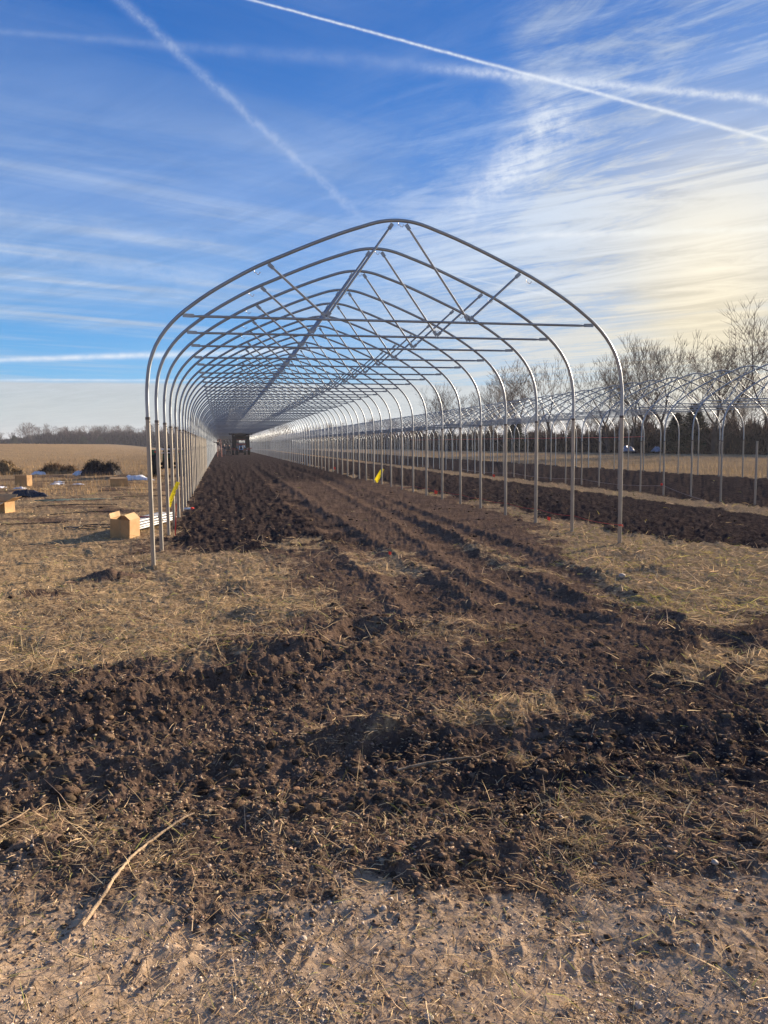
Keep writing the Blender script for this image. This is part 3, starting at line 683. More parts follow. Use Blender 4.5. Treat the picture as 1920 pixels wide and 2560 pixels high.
M_yt = mat('caution_tape', (.85, .72, .02), .4, var=.06, trans=.25); M_ink = mat('tape_ink', (.03, .025, .02), .6)
def tape_strip(loc, L_, w, rot, label, text, twist=.5, doubled=False):
    t = empty('caution_tape', loc, label, 'tape', None); t.rotation_euler = rot
    def surf(u, v, off=0.): # u along 0..1, v across -.5...5
        a = twist * u; x_ = u * L_; y_ = v * w
        return Vector((x_, y_ * math.cos(a), y_ * math.sin(a) + .03 * math.sin(u * 4) - off))
    mb = MB(); n_ = 14
    vs = [surf(i / n_, v) for i in range(n_ + 1) for v in (-.5, .5)]
    mb.add(vs, [(2 * i, 2 * i + 1, 2 * i + 3, 2 * i + 2) for i in range(n_)])
    if doubled:
        vs = [surf(i / n_ * .8, v) + Vector((.05, w * .9 - .02 * i / n_, -.02)) for i in range(n_ + 1) for v in (-.5, .5)]
        mb.add(vs, [(2 * i, 2 * i + 1, 2 * i + 3, 2 * i + 2) for i in range(n_)])
    mb.build('tape', M_yt, t)
    fc = bpy.data.curves.new('lettering', 'FONT'); fc.body = text; fc.size = w * .72; fc.extrude = 0
    fo = bpy.data.objects.new('lettering', fc); C.objects.link(fo)
    bpy.context.view_layer.update(); me = bpy.data.meshes.new_from_object(fo.evaluated_get(bpy.context.evaluated_depsgraph_get()))
    bpy.data.objects.remove(fo)
    xs = [v.co.x for v in me.vertices]; sc_ = L_ * .92 / max(xs)
    for side in (1, -1):
        m2 = me.copy() if side < 0 else me
        for v in m2.vertices:
            u = v.co.x * sc_ / L_ + .04; vv = (v.co.y / w - .26); v.co = surf(u, vv, .0025 * side)
        obj('lettering', m2, M_ink, t)
    return t
# left tape hangs on the fourth left post: reads from top down
tape_strip((-4.02, 17.30, .46), .58, .085, (R(90), R(-68), R(-12)), 'yellow caution tape strip with black letters tied to the left hoop posts', 'CAUTION  DO NOT', .5)
tape_strip((3.85, 33.0, .06), .66, .10, (R(90), R(-62), R(-12)), 'short folded yellow caution tape hanging between the right hoop legs', 'CAUTION', .6, True)

def string(pts, r_, name, m, label, sag=.0, cat='string'):
    P = []
    for a, b in zip(pts[:-1], pts[1:]):
        a, b = Vector(a), Vector(b)
        for i in range(8):
            u = i / 8; q = a.lerp(b, u); q.z -= sag * 4 * u * (1 - u); P.append(q)
    P.append(Vector(pts[-1])); o = MB().tube(P, r_, 4).build(name, m); tag(o, label, cat); return o
M_rs = mat('red_twine', (.55, .07, .05)); M_ws = mat('pale_twine', (.35, .33, .32)); M_ps = mat('pink_twine', (.75, .16, .16))
rp = [(3.965, Y0 + i * SP, .34 - .012 * i) for i in range(0, 9)] + [(4.0, Y0 + 9.5 * SP, .03)]
string([(3.96, Y0 - .04, .34)] + rp, .0035, 'twine', M_rs, 'red twine strung low along the near right hoop posts', .035)
MB_ = MB().lathe([(.036, -.012), (.039, 0), (.036, .012)], axis='z'); o = MB_.build('twine_wrap', M_rs, None, (3.93, Y0, .34)); tag(o, 'band of red twine wound round the nearest right hoop post', 'twine')
string([(14.9, Y2 + k * SP, -.46 + .42 - .01 * k) for k in (3, 7, 12, 18)] , .006, 'twine', M_ws, 'pale twine strung low along the lower right frame front legs', .12)
string([(14.9, Y2 + 3 * SP, -.04), (14.6, Y2 + 1.2 * SP, -.44)], .006, 'twine', M_ws, 'end of pale twine running from the red ball to the ground', .04)
o = MB().lathe([(0, -.055), (.03, -.048), (.055, 0), (.03, .048), (0, .055)], axis='z', seg=12).build('red_ball', M_red, None, (14.89, Y2 + 3 * SP, -.02)); tag(o, 'red ball tied on a front leg of the lower right frame', 'marker')
string([(22.83, 43 + i * 10, 2.02 + .02 * i) for i in range(7)], .011, 'twine', M_ps, 'pink twine stretched shoulder high along the back legs of the right frame', .03)

# ------------------------------------------------------------------ stick, loose twigs, stones
M_bark = mat('peeled_bark', (.34, .25, .155), .8, var=.45, scale=14, bump=.5, bscale=40)
def twig(pts, r0, r1, label, name='stick', nz=.006, cat='stick', m=None):
    P = smooth_path([(a, b) for a, b in pts], 6); n_ = len(P)
    zz = hgt(np.array([p[0] for p in P]), np.array([p[1] for p in P]))
    k_ = np.ones(9) / 9; zp = np.pad(zz, 4, mode='edge'); zs = np.maximum(np.convolve(zp, k_, 'valid') + .018, zz + .004)
    pts3 = [(p[0] + rng.normal(0, nz * .3), p[1] + rng.normal(0, nz * .3), zs[i] + r0 * .6) for i, p in enumerate(P)]
    rs = [(r0 + (r1 - r0) * i / (n_ - 1)) * (1 + .22 * math.sin(i * 2.1) * math.sin(i * .7)) for i in range(n_)]
    o = MB().tube(pts3, rs, 8).build(name, m or M_bark); tag(o, label, cat); return o
twig([(-3.42, 2.86), (-3.38, 3.0), (-3.34, 3.15), (-3.30, 3.31), (-3.25, 3.43), (-3.14, 3.56), (-3.04, 3.66)], .0085, .005, 'long curved peeled stick lying on the soil in the left foreground')
twig([(-1.95, 4.0), (-1.75, 4.02), (-1.45, 4.02)], .010, .005, 'short pale stick lying in the dark mud, right of the centre')
twig([(-4.25, 3.55), (-4.0, 3.72), (-3.85, 3.95)], .007, .003, 'thin stick slanting in straw at the left edge')
M_stone = mat('field_stone', (.42, .36, .29), .75, var=.3, scale=15, bump=.4, bscale=50)
def stone(x_, y_, r_, label, sq=.75):
    V = ico2_v * np.array([1.15, 1, sq]) * r_ * (1 + .13 * np.array([math.sin(7 * v[0] + 3 * x_) * math.cos(5 * v[1] + y_) for v in ico2_v]))[:, None]
    me = arrays_mesh('stone', V, ico2_f); o = obj('stone', me, M_stone, None, (x_, y_, zg(x_, y_) + r_ * .3)); o.rotation_euler = (0, 0, x_ * 9)
    s_ = o.modifiers.new('sub', 'SUBSURF'); s_.levels = s_.render_levels = 1
    tag(o, label, 'stone')
stone(-1.58, 2.10, .016, 'rounded pale stone in the gravel, the largest right of centre at the bottom')
stone(-2.62, 2.62, .015, 'rounded tan stone below the spoil hump in the lower middle')
stone(-2.27, 2.17, .017, 'grey stone near the bottom edge, left of centre')
stone(-.86, 2.72, .015, 'cream stone in straw at the lower right')
stone(-2.30, 2.72, .013, 'small brown stone beside the spoil hump')
stone(2.25, 9.0, .05, 'dark square clod like stone at the edge of the right grass')

# ------------------------------------------------------------------ debris heaps, tarp, scraps, netting, hoses (left field)
M_heapb = mat('dark_debris', (.030, .026, .026), .8, var=.5, scale=6, bump=.9, bscale=14)
M_heapt = mat('straw_debris', (.17, .12, .06), .9, var=.6, scale=5, bump=.9, bscale=12)
def heap(x_, y_, rx, ry, h, m, label, seed, tint, straw=260, w_=.03):
    t = empty('debris_heap', (x_, y_, g1(x_, y_)), label, 'heap', 'heaps along the field edge')
    nx, ny = 46, 26; u, v = np.meshgrid(np.linspace(-1.1, 1.1, nx), np.linspace(-1.1, 1.1, ny))
    X, Y_ = u * rx, v * ry; q = np.clip(1 - (u ** 2 + v ** 2) * (1 + .5 * pn(X * 1.6 + seed, Y_ * 1.6, seed)), 0, 1) * np.clip(.75 + .9 * pn(X * 1.5 + seed, Y_ * 0 + .3, seed + 1), .12, 1.3)
    Z = h * np.sqrt(q) * (.62 + .5 * fbm(X + seed, Y_, .75, 3, seed, True) + .25 * fbm(X + seed, Y_, .2, 3, seed + 3, True)) - .04
    i_ = np.arange(nx * ny).reshape(ny, nx); F_ = np.stack([i_[:-1, :-1], i_[:-1, 1:], i_[1:, 1:], i_[1:, :-1]], -1).reshape(-1, 4)
    obj('heap_mass', arrays_mesh('heap_mass', np.stack([X, Y_, Z], -1).reshape(-1, 3), F_), m, t)
    k = rng.integers(0, nx * ny, straw * 4); k = k[q.ravel()[k] > .1][:straw * 2]; n_ = len(k)
    o = ribbons(X.ravel()[k], Y_.ravel()[k], Z.ravel()[k] - .02, .12 + .25 * rng.random(n_), np.full(n_, w_ * 1.3), rng.random(n_) * 6.28, rng.normal(.75, .45, n_), rng.normal(.5, .4, n_), tints(n_, *tint), 'tangled_stems', M_straw)
    o.parent = t
heap(-10.1, 49.5, 1.2, .7, .80, M_heapb, 'tall black debris heap, the rightmost and darkest of the field edge heaps', 5, ((.012, .011, .012), (.07, .06, .05)), 500)
heap(-13.2, 52.5, 1.25, .7, .70, M_heapt, 'brown straw heap in the middle between two white plastic piles', 9, ((.04, .028, .02), (.30, .20, .12)), 500)
heap(-16.9, 53.0, 1.5, .8, .80, M_heapt, 'brown heap at the left picture edge', 14, ((.03, .025, .02), (.28, .2, .11)), 500)
M_plas = mat('white_plastic', (.62, .66, .72), .45, var=.2, scale=5, spec=.5)
def crumple(x_, y_, sx, sy, h, m, name, label, cat, seed, group=None, z_=None):
    nx, ny = 26, 18; u, v = np.meshgrid(np.linspace(-1, 1, nx), np.linspace(-1, 1, ny))
    a = np.arctan2(v, u); edge_ = .75 + .25 * np.sin(a * 3 + seed) + .1 * np.sin(a * 7 + seed * 2)
    X, Y_ = u * sx * edge_, v * sy * edge_
    Z = (h * .75 + .0) * (np.clip(fbm(X / sx + seed, Y_ / sy, .8, 3, seed, True) * .6 + .55, 0, 2)) * np.clip(1.25 - (u ** 2 + v ** 2) * 1.1, 0, 1) - .015 + .03 * np.abs(pn(X * 9, Y_ * 9, seed))
    i_ = np.arange(nx * ny).reshape(ny, nx); F_ = np.stack([i_[:-1, :-1], i_[:-1, 1:], i_[1:, 1:], i_[1:, :-1]], -1).reshape(-1, 4)
    o = obj(name, arrays_mesh(name, np.stack([X, Y_, Z], -1).reshape(-1, 3), F_), m, None, (x_, y_, g1(x_, y_) if z_ is None else z_))
    so_ = o.modifiers.new('thick', 'SOLIDIFY'); so_.thickness = .006
    tag(o, label, cat, group); return o
PG = 'white plastic scraps in the left field'
crumple(-7.2, 41.3, .95, .5, .36, M_plas, 'plastic_sheet', 'crumpled white plastic sheet right of the black debris heap', 'plastic', 3, PG)
crumple(-11.35, 49.6, .50, .35, .38, M_plas, 'plastic_sheet', 'white plastic pile between the black heap and the brown heap', 'plastic', 6, PG)
crumple(-14.3, 52.0, .6, .35, .30, M_plas, 'plastic_sheet', 'white plastic pile between the two brown straw heaps', 'plastic', 8, PG)
crumple(-11.3, 35.0, .30, .25, .12, M_plas, 'plastic_scrap', 'white plastic scrap just below the small upright box', 'plastic', 11, PG)
crumple(-12.4, 36.2, .30, .25, .10, M_plas, 'plastic_scrap', 'bluish white plastic scrap left of the small upright box', 'plastic', 12, PG)
crumple(-10.5, 38.3, .35, .3, .12, M_plas, 'plastic_scrap', 'white plastic scrap in the bare soil right of the small box', 'plastic', 13, PG)
crumple(-10.9, 40.8, .28, .22, .08, M_plas, 'plastic_scrap', 'white plastic scrap behind the small upright box', 'plastic', 15, PG)
crumple(-9.45, 37.9, .35, .25, .07, M_plas, 'plastic_scrap', 'thin white scrap lying between the two far cartons', 'plastic', 16, PG)
M_btarp = mat('black_tarp', (.018, .018, .024), .35, var=.3, spec=.6)
crumple(-9.75, 29.3, .75, .4, .34, M_btarp, 'black_tarp', 'crumpled black tarp lying behind the open box at the left edge', 'tarp', 21)
M_net = mat('green_netting', (.13, .17, .12), .7, var=.4, scale=14)
crumple(-7.9, 27.2, 1.3, .4, .05, M_net, 'green_netting', 'faded green netting spread flat on the straw', 'netting', 25)
M_hose = mat('black_hose', (.015, .015, .016), .5)
hoses = [((-6.25, 17.9), (-5.9, 17.4), (-5.5, 17.1), 'lowest black drip hose piece left of the large open box'), ((-6.3, 17.7), (-5.7, 17.7), (-5.15, 17.3), 'middle black drip hose piece left of the large open box'), ((-5.95, 18.1), (-5.5, 18.2), (-5.0, 17.6), 'uppermost black drip hose piece of the three left of the large box'),
         ((-7.9, 18.9), (-6.9, 18.9), (-6.5, 19.1), 'thin black hose piece in the straw at the left edge'), ((-7.3, 21.3), (-6.2, 21.9), (-5.6, 21.4), 'black hose piece in the straw above the three short hoses'), ((-8.3, 24.3), (-7.2, 24.6), (-6, 24.3), 'long black hose right of the spread open carton'),
         ((-6.5, 27.5), (-5.6, 27.9), (-4.7, 27.6), 'black hose piece near the left hoop posts, beyond the netting'), ((-7.6, 31.5), (-6.4, 31.9), (-5.2, 31.5), 'black hose in front of the low wide carton')]
for a, b, c_, lab in hoses: twig([a, b, c_], .012, .012, lab, 'drip_hose', .002, 'hose', M_hose)
crumple(-5.1, 18.9, .22, .16, .05, mat('red_scrap', (.6, .08, .05)), 'red_scrap', 'tiny red plastic scrap in the straw left of the pipes', 'scrap', 31)
M_btp = mat('blue_tarp', (.16, .22, .32), .4, var=.4, scale=3)
crumple(51.5, 95, 1.0, .8, 1.0, M_btp, 'blue_tarp', 'pale blue tarp covered mound at the foot of the wood, left one of two', 'tarp', 41, 'blue tarps by the wood', .3)
crumple(54.8, 93, .8, .7, .9, M_btp, 'blue_tarp', 'pale blue tarp covered mound by the wood at the right picture edge', 'tarp', 44, 'blue tarps by the wood', .2)

# ------------------------------------------------------------------ vehicles
M_tyre = mat('tyre_rubber', (.018, .018, .019), .85, bump=.4, bscale=20)
M_green = mat('tractor_green', (.012, .10, .05), .45); M_blue = mat('tractor_blue', (.12, .30, .62), .35); M_white = mat('white_paint', (.72, .72, .70), .45)
M_yel = mat('rim_yellow', (.75, .55, .05), .5); M_dark = mat('dark_steel', (.012, .011, .012), .8, 0, spec=.2); M_rust = mat('maroon_paint', (.16, .035, .03), .6); M_glass = mat('cab_glass', (.05, .06, .07), .1, spec=.8)
M_lamp = mat('lamp_lens', (.75, .7, .5), .2)
def wheel(t, x_, y_, r_, w_, rimm, lugs=18):
    wo_ = bpy.data.objects.new('wheel', None); C.objects.link(wo_); wo_.parent = t; wo_.location = (x_, y_, r_)
    mb = MB().lathe([(r_ * .55, -w_ / 2), (r_ * .9, -w_ / 2), (r_ * .965, -w_ * .4), (r_ * .965, w_ * .4), (r_ * .9, w_ / 2), (r_ * .55, w_ / 2)], axis='x', seg=28)
    for i in range(lugs):
        for s_ in (-1, 1):
            a = 2 * math.pi * (i + .5 * (s_ > 0)) / lugs
            rot = Matrix.Rotation(a, 3, 'X') @ Matrix.Rotation(s_ * R(30), 3, 'Z')
            mb.box(Matrix.Rotation(a, 3, 'X') @ Vector((s_ * w_ * .25, 0, r_ * .975)), (w_ * .5, .05 * r_, r_ * .07), rot)
    mb.build('tyre', M_tyre, wo_)
    MB().lathe([(r_ * .56, -w_ * .42), (r_ * .5, -w_ * .3), (r_ * .2, -w_ * .1), (0, -w_ * .1)], axis='x').lathe([(r_ * .56, w_ * .42), (r_ * .5, w_ * .3), (r_ * .2, w_ * .1), (0, w_ * .1)], axis='x').build('rim', rimm, wo_)
t = empty('tractor', (-5.85, 45.2, 0), 'dark green tractor seen from behind through the left hoop posts', 'tractor', None, R(4))
wheel(t, -.80, 0, .76, .40, M_yel); wheel(t, .80, 0, .76, .40, M_yel); wheel(t, -.72, 2.1, .46, .24, M_yel, 14); wheel(t, .72, 2.1, .46, .24, M_yel, 14)
MB().box((0, .1, .78), (.50, 1.1, .55), None, .9).box((0, 0, .74), (1.3, .16, .16)).box((0, 1.2, .62), (.36, 1.6, .22)).box((0, 2.1, .46), (1.35, .12, .12)).build('chassis', M_dark, t)
MB().box((0, 1.5, 1.12), (.62, 1.6, .62), None, .84).build('hood', M_green, t)
for s_ in (-1, 1): MB().box((s_ * .66, 0, 1.50), (.50, 1.0, .06)).box((s_ * .43, 0, 1.2), (.05, .95, .56)).box((s_ * .66, -.5, 1.38), (.50, .05, .24)).build('fender', M_green, t)
MB().box((0, -.5, 1.56), (.7, .06, .10)).box((0, -.5, 1.36), (.7, .05, .05)).build('rear_panel', M_white, t)
MB().box((0, .15, 1.28), (.48, .46, .12)).box((0, -.10, 1.5), (.48, .10, .40)).build('seat', M_dark, t)
MB().tube([(.0, 1.3, 1.3), (.0, 1.3, 1.45)], .05).tube([(-.12, 1.0, 1.3), (-.14, 1.0, 2.1), (-.05, 1.0, 2.6), (.04, 1, 2.75)], .028).build('exhaust', M_dark, t)
MB().lathe([(.19, -.012), (.2, 0), (.19, .012)], (0, .62, 1.58), 'y').tube([(0, .62, 1.58), (0, .95, 1.3)], .02).build('steering_wheel', M_dark, t)
for s_ in (-1, 1): MB().tube([(s_ * .25, -.45, .75), (s_ * .3, -1.1, .5)], .035, 6).box((s_ * .3, -1.12, .5), (.06, .12, .1)).build('lift_arm', M_dark, t)
for s_ in (-1, 1): MB().lathe([(0, -.03), (.06, -.03), (.07, 0), (0, .0)], (s_ * .66, -.54, 1.42), 'y', 12).build('tail_lamp', mat('tail_lamp', (.5, .05, .03), .3), t)

t = empty('tractor', (.35, 126.5, 0), 'small tractor with a pale blue hood parked deep inside the tunnel', 'tractor', None, R(0))
wheel(t, -.70, 1.5, .62, .34, M_white); wheel(t, .70, 1.5, .62, .34, M_white); wheel(t, -.55, 0, .40, .24, M_white, 12); wheel(t, .55, 0, .40, .24, M_white, 12)
MB().box((0, .9, .75), (.42, 2.0, .35)).box((0, 0, .42), (1.1, .1, .1)).box((0, -.62, .6), (.62, .25, .35)).build('chassis', M_dark, t)
MB().box((0, .25, 1.18), (.62, 1.3, .62), None, .8).build('hood', M_blue, t)
MB().box((0, -.41, 1.18), (.34, .05, .5), None, .7).build('grille', M_dark, t)
for s_ in (-1, 1):
    MB().lathe([(0, -.04), (.08, -.04), (.09, 0), (0, .0)], (s_ * .25, -.42, 1.28), 'y', 12).build('headlight', M_lamp, t)
    MB().box((s_ * .66, 1.5, 1.28), (.42, .9, .06)).build('fender', M_blue, t)
MB().box((0, 1.35, 1.15), (.46, .4, .1)).box((0, 1.6, 1.4), (.46, .1, .4)).build('seat', M_dark, t)
MB().tube([(-.45, 1.75, .9), (-.45, 1.75, 2.1), (.45, 1.75, 2.1), (.45, 1.75, .9)], .035).build('roll_bar', M_dark, t)

t = empty('work_platform', (.42, 129.6, 0), 'tall dark scaffold wagon with maroon decks behind the blue hooded tractor', 'wagon')
for sx in (-1, 1):
    for yy in (-1.2, 1.6): wheel(t, sx * 1.15, yy, .48, .30, M_rust, 14)
MB().box((0, 0, .78), (2.5, 4.0, .14)).box((-1.12, -.4, 1.0), (.75, 3.2, .12)).box((1.12, -.4, 1.0), (.75, 3.2, .12)).build('deck', M_rust, t)
for sx in (-1.15, -.72, .72, 1.15):
    for yy in (-1.9, 1.9): MB().box((sx, yy, 1.9), (.10, .10, 2.2)).build('upright', M_dark, t)
MB().box((0, 0, 3.02), (2.5, 4.1, .10)).box((-.6, -1.9, 3.14), (1.5, .3, .14)).box((.6, -1.6, 3.12), (1.9, .3, .12), Matrix.Rotation(R(4), 3, 'Y')).build('top_rack', M_dark, t)
for zz in (1.35, 1.7, 2.05, 2.4, 2.7):
    for sx in (-.93, .93): MB().box((sx, -1.93, zz), (.5, .06, .07)).build('rung', M_dark, t)
MB().box((0, -1.9, 2.25), (1.44, .08, .10)).box((0, -1.9, 1.6), (1.44, .06, .30)).build('cross_rail', M_rust, t)
for sx in (-1.45, 1.45): MB().box((sx, -1.6, 1.9), (.35, .05, .05)).box((sx * 1.04, -1.6, 1.95), (.08, .05, .18)).build('outrigger', M_dark, t)
MB().box((0, .4, 2.55), (1.5, 2.2, .75)).build('stacked_pipe', M_dark, t)
MB().box((0, 0, 3.12), (3.3, .9, .12)).box((-1.0, -1.0, 3.1), (1.4, .5, .10), Matrix.Rotation(R(7), 3, 'Y')).build('canopy', M_dark, t)
t.scale = (1.15, 1.1, 1.1)
# pallets of pipe on the wagon
for sx in (-.93, .93): MB().box((sx, .5, 1.9), (.42, 2.4, 1.9)).build('side_panel', M_dark, t)

# ------------------------------------------------------------------ ladder
M_lad = mat('ladder_orange', (.30, .085, .065), .5)
t = empty('step_ladder', (-3.05, 111.2, 0), 'red orange step ladder standing by the left hoop legs deep in the tunnel', 'ladder', None, R(0))
for s_ in (-1, 1):
    MB().tube([(s_ * .30, -.1, 0), (s_ * .20, .45, 2.5)], .035, 6).build('rail', M_lad, t)
    MB().tube([(s_ * .32, 1.3, 0), (s_ * .20, .5, 2.5)], .025, 6).build('rear_rail', M_lad, t)
for i in range(8):
    u = (i + 1) / 8.5; MB().box((0, -.1 + .55 * u, 2.5 * u), (.56 - .18 * u, .09, .035)).build('step', M_lad, t)
MB().box((0, .47, 2.52), (.44, .2, .05)).build('top_cap', M_lad, t)

# ------------------------------------------------------------------ people
M_skin = mat('skin', (.50, .30, .21), .6, var=.08); M_hair = mat('hair', (.03, .022, .018), .8)
def skinned(name, V_, E_, rad_, m, parent, lv=1):
    me = bpy.data.meshes.new(name); me.from_pydata(V_, E_, []); o = obj(name, me, m, parent)
    md = o.modifiers.new('skin', 'SKIN'); md.use_smooth_shade = True
    for i, q in enumerate(rad_): me.skin_vertices[0].data[i].radius = q if isinstance(q, tuple) else (q, q)
    me.skin_vertices[0].data[0].use_root = True
    s_ = o.modifiers.new('sub', 'SUBSURF'); s_.levels = s_.render_levels = lv
    return o
def person(loc, rz, label, jc, tc_, pose='stand', hat=None):
    t = empty('person', loc, label, 'person', None, rz)
    if pose == 'stand':
        armL = [(-.20, 0, 1.42), (-.26, .02, 1.15), (-.24, -.10, .90)]; armR = [(.20, 0, 1.42), (.27, .02, 1.15), (.25, -.06, .88)]
        legL = [(-.10, 0, .92), (-.13, -.03, .50), (-.15, .02, .09)]; legR = [(.10, 0, .92), (.13, .04, .50), (.16, .08, .09)]
    else:  # reaching up to a pole from the ladder
        armL = [(-.20, 0, 1.42), (-.42, -.05, 1.40), (-.62, -.05, 1.50)]; armR = [(.20, 0, 1.42), (.15, -.28, 1.35), (-.10, -.45, 1.52)]
        legL = [(-.10, 0, .92), (-.13, -.08, .50), (-.12, .05, .09)]; legR = [(.10, 0, .92), (.14, -.18, .58), (.14, -.02, .24)]
    V_ = [(0, 0, .95), (0, .01, 1.15), (0, 0, 1.38), (0, -.01, 1.50), (0, -.01, 1.58), (0, -.015, 1.70)]
    E_ = [(0, 1), (1, 2), (2, 3), (3, 4), (4, 5)]; Rr = [(.14, .10), (.13, .10), (.16, .10), .05, .075, .085]
    def chain(root, pts, rr):
        p_ = root
        for q, r_ in zip(pts, rr): V_.append(q); Rr.append(r_); E_.append((p_, len(V_) - 1)); p_ = len(V_) - 1
        return p_
    def arm(pts, s_):
        e = chain(2, pts, (.055, .042, .03)); h = Vector(pts[-1]); d = (h - Vector(pts[-2])).normalized()
        p_ = chain(e, [tuple(h + d * .07)], (.028,))
        for k in range(4):
            o_ = (k - 1.5) * .018; l_ = (.055, .07, .065, .05)[k]
            chain(p_, [tuple(h + d * .09 + Vector((0, o_, 0))), tuple(h + d * (.09 + l_) + Vector((0, o_, -.012)))], (.009, .008))
        chain(e, [tuple(h + d * .03 + Vector((0, -.035, .0))), tuple(h + d * .065 + Vector((0, -.055, -.01)))], (.01, .009))
    def leg(pts):
        e = chain(0, pts, (.085, .06, .042)); a = Vector(pts[-1]); chain(e, [tuple(a + Vector((0, -.14, -.045)))], (.035,))
    arm(armL, -1); arm(armR, 1); leg(legL); leg(legR)
    skinned('body', V_, E_, Rr, M_skin, t)
    jv = [(0, 0, .90), (0, .01, 1.15), (0, 0, 1.38), (0, -.01, 1.47)] + armL + armR
    skinned('jacket', jv, [(0, 1), (1, 2), (2, 3), (2, 4), (4, 5), (5, 6), (2, 7), (7, 8), (8, 9)], [(.175, .13), (.16, .125), (.18, .125), .075, .075, .06, .05, .075, .06, .05], mat('jacket', jc, .8), t)
    skinned('trousers', [(0, 0, .98)] + legL + legR, [(0, 1), (1, 2), (2, 3), (0, 4), (4, 5), (5, 6)], [(.155, .115), .105, .08, .062, .105, .08, .062], mat('trousers', tc_, .85), t)
    for l_ in (legL, legR):
        a = Vector(l_[-1]); MB().box(a + Vector((0, -.06, -.045)), (.10, .28, .09), None, .85).build('boot', M_hair, t)
    MB().lathe([(0, .13), (.06, .115), (.098, .06), (.104, .0), (.09, -.03)], (0, .0, 1.70), 'z', 14).build('cap' if hat else 'hair', hat or M_hair, t)
    MB().lathe([(0, .03), (.014, .0), (0, -.03)], (0, -.10, 1.68), 'z', 8).build('nose', M_skin, t)
person((-2.30, 124.0, 0), R(10), 'person standing in dark jacket and grey trousers, left of the blue hooded tractor', (.02, .025, .05), (.10, .10, .12), hat=mat('pale_cap', (.45, .42, .36)))
person((-1.50, 125.5, 0), R(-60), 'person dressed all in black standing right beside the scaffold wagon', (.012, .012, .016), (.012, .012, .015))
person((-3.25, 110.9, .62), R(10), 'person in black top and pale trousers reaching up on the ladder', (.015, .015, .03), (.42, .38, .34), 'reach')
person((-1.95, 128.5, 0), R(40), 'person in grey farther back between the two people standing left of the tractor', (.08, .08, .09), (.05, .05, .06))

# ------------------------------------------------------------------ trees
M_tr = mat('winter_bark', (.06, .046, .038), .9, var=.4, scale=3, bump=.5, bscale=6)
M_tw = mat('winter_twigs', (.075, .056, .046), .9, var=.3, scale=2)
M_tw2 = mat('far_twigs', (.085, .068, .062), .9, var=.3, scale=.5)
class TB:
    def __init__(s): s.V = []; s.F = []; s.n = 0
    def seg(s, P, rs, k=3):
        P = np.array(P); n_ = len(P); d = np.gradient(P, axis=0); d /= np.linalg.norm(d, axis=1)[:, None] + 1e-9
        ref = np.array([.3, .8, .52]); a = np.cross(d, ref); a /= np.linalg.norm(a, axis=1)[:, None] + 1e-9; b = np.cross(d, a)
        th = np.arange(k) * 2 * math.pi / k
        ring = P[:, None] + (a[:, None] * np.cos(th)[None, :, None] + b[:, None] * np.sin(th)[None, :, None]) * np.array(rs)[:, None, None]
        s.V.append(ring.reshape(-1, 3)); i = np.arange(n_ - 1)[:, None] * k + s.n; j = np.arange(k)[None]; j2 = (j + 1) % k
        s.F.append(np.stack([i + j, i + j2, i + k + j2, i + k + j], -1).reshape(-1, 4)); s.n += n_ * k
    def mesh(s, name): return arrays_mesh(name, np.concatenate(s.V), np.concatenate(s.F))
def make_tree(seed, H=15., spread=.55, depth=6, trunks=1, up=.35, minr=.015):
    rg = random.Random(seed); tk, cr = TB(), TB()
    def grow(p, d, L_, r_, lev):
        n_ = 5 if lev < 3 else 4 if lev < 5 else 3; P = [p]; q = d.copy()
        for i in range(n_ - 1):
            q = q + Vector((rg.gauss(0, .10), rg.gauss(0, .10), rg.gauss(0, .07) + (up * .10 if lev else .05))); q.normalize()
            P.append(P[-1] + q * (L_ / (n_ - 1)))
        r1 = r_ * (.62 if lev < depth else .35)
        (tk if lev == 0 else cr).seg(P, [r_ + (r1 - r_) * i / (n_ - 1) for i in range(n_)], 7 if lev == 0 else 4 if lev < 3 else 3)
        if lev >= depth: return
        nb = 2 if lev == 0 else rg.choice((2, 3, 3)) if lev < 4 else rg.choice((2, 3))
        a0 = rg.uniform(0, 6.28)
        for b in range(nb):
            a = a0 + b * 6.283 / nb + rg.uniform(-.5, .5); ax = Vector((math.cos(a), math.sin(a), rg.uniform(-.1, .3)))
            sp_ = spread * rg.uniform(.5, 1.25) * (1.0 if lev else 1.1)
            nd = (q + ax * sp_ + Vector((0, 0, up * .3))).normalized()
            grow(P[-1], nd, L_ * rg.uniform(.62, .86), max(minr, r1 * rg.uniform(.62, .85)), lev + 1)
        for b in range(1 if lev == 0 else 2):        # side shoots along the limb
            j = rg.randrange(1, n_ - 1 + (lev > 0)); a = rg.uniform(0, 6.28); ax = Vector((math.cos(a), math.sin(a), .35))
            if lev < depth - 1: grow(P[j], (q * .55 + ax * .8).normalized(), L_ * rg.uniform(.45, .7), max(minr, r1 * .45), lev + 2)
    for k in range(trunks):
        o_ = Vector((rg.uniform(-.6, .6), rg.uniform(-.6, .6), 0)) if trunks > 1 else Vector((0, 0, -.3)); lean = Vector((rg.gauss(0, .05), rg.gauss(0, .05), 1)).normalized()
        grow(o_, lean, H * .24, H * .017, 0)
    V_ = np.concatenate(cr.V); top = V_[:, 2].max()
    return tk.mesh('trunk'), cr.mesh('crown'), top
VAR = [make_tree(s_, 15, sp_, dp_, tk_, up_) for s_, sp_, tk_, up_, dp_ in ((1, .60, 1, .50, 6), (2, .50, 2, .60, 6), (5, .66, 1, .45, 7), (8, .48, 1, .70, 6), (12, .60, 2, .5, 6))]
LOWV = [make_tree(s_, 13, .55, 5, 1, .4, .03) for s_ in (21, 22, 23, 24)]
for a in VAR + LOWV:
    for me_ in a[:2]: print('tree', me_.name, len(me_.vertices))
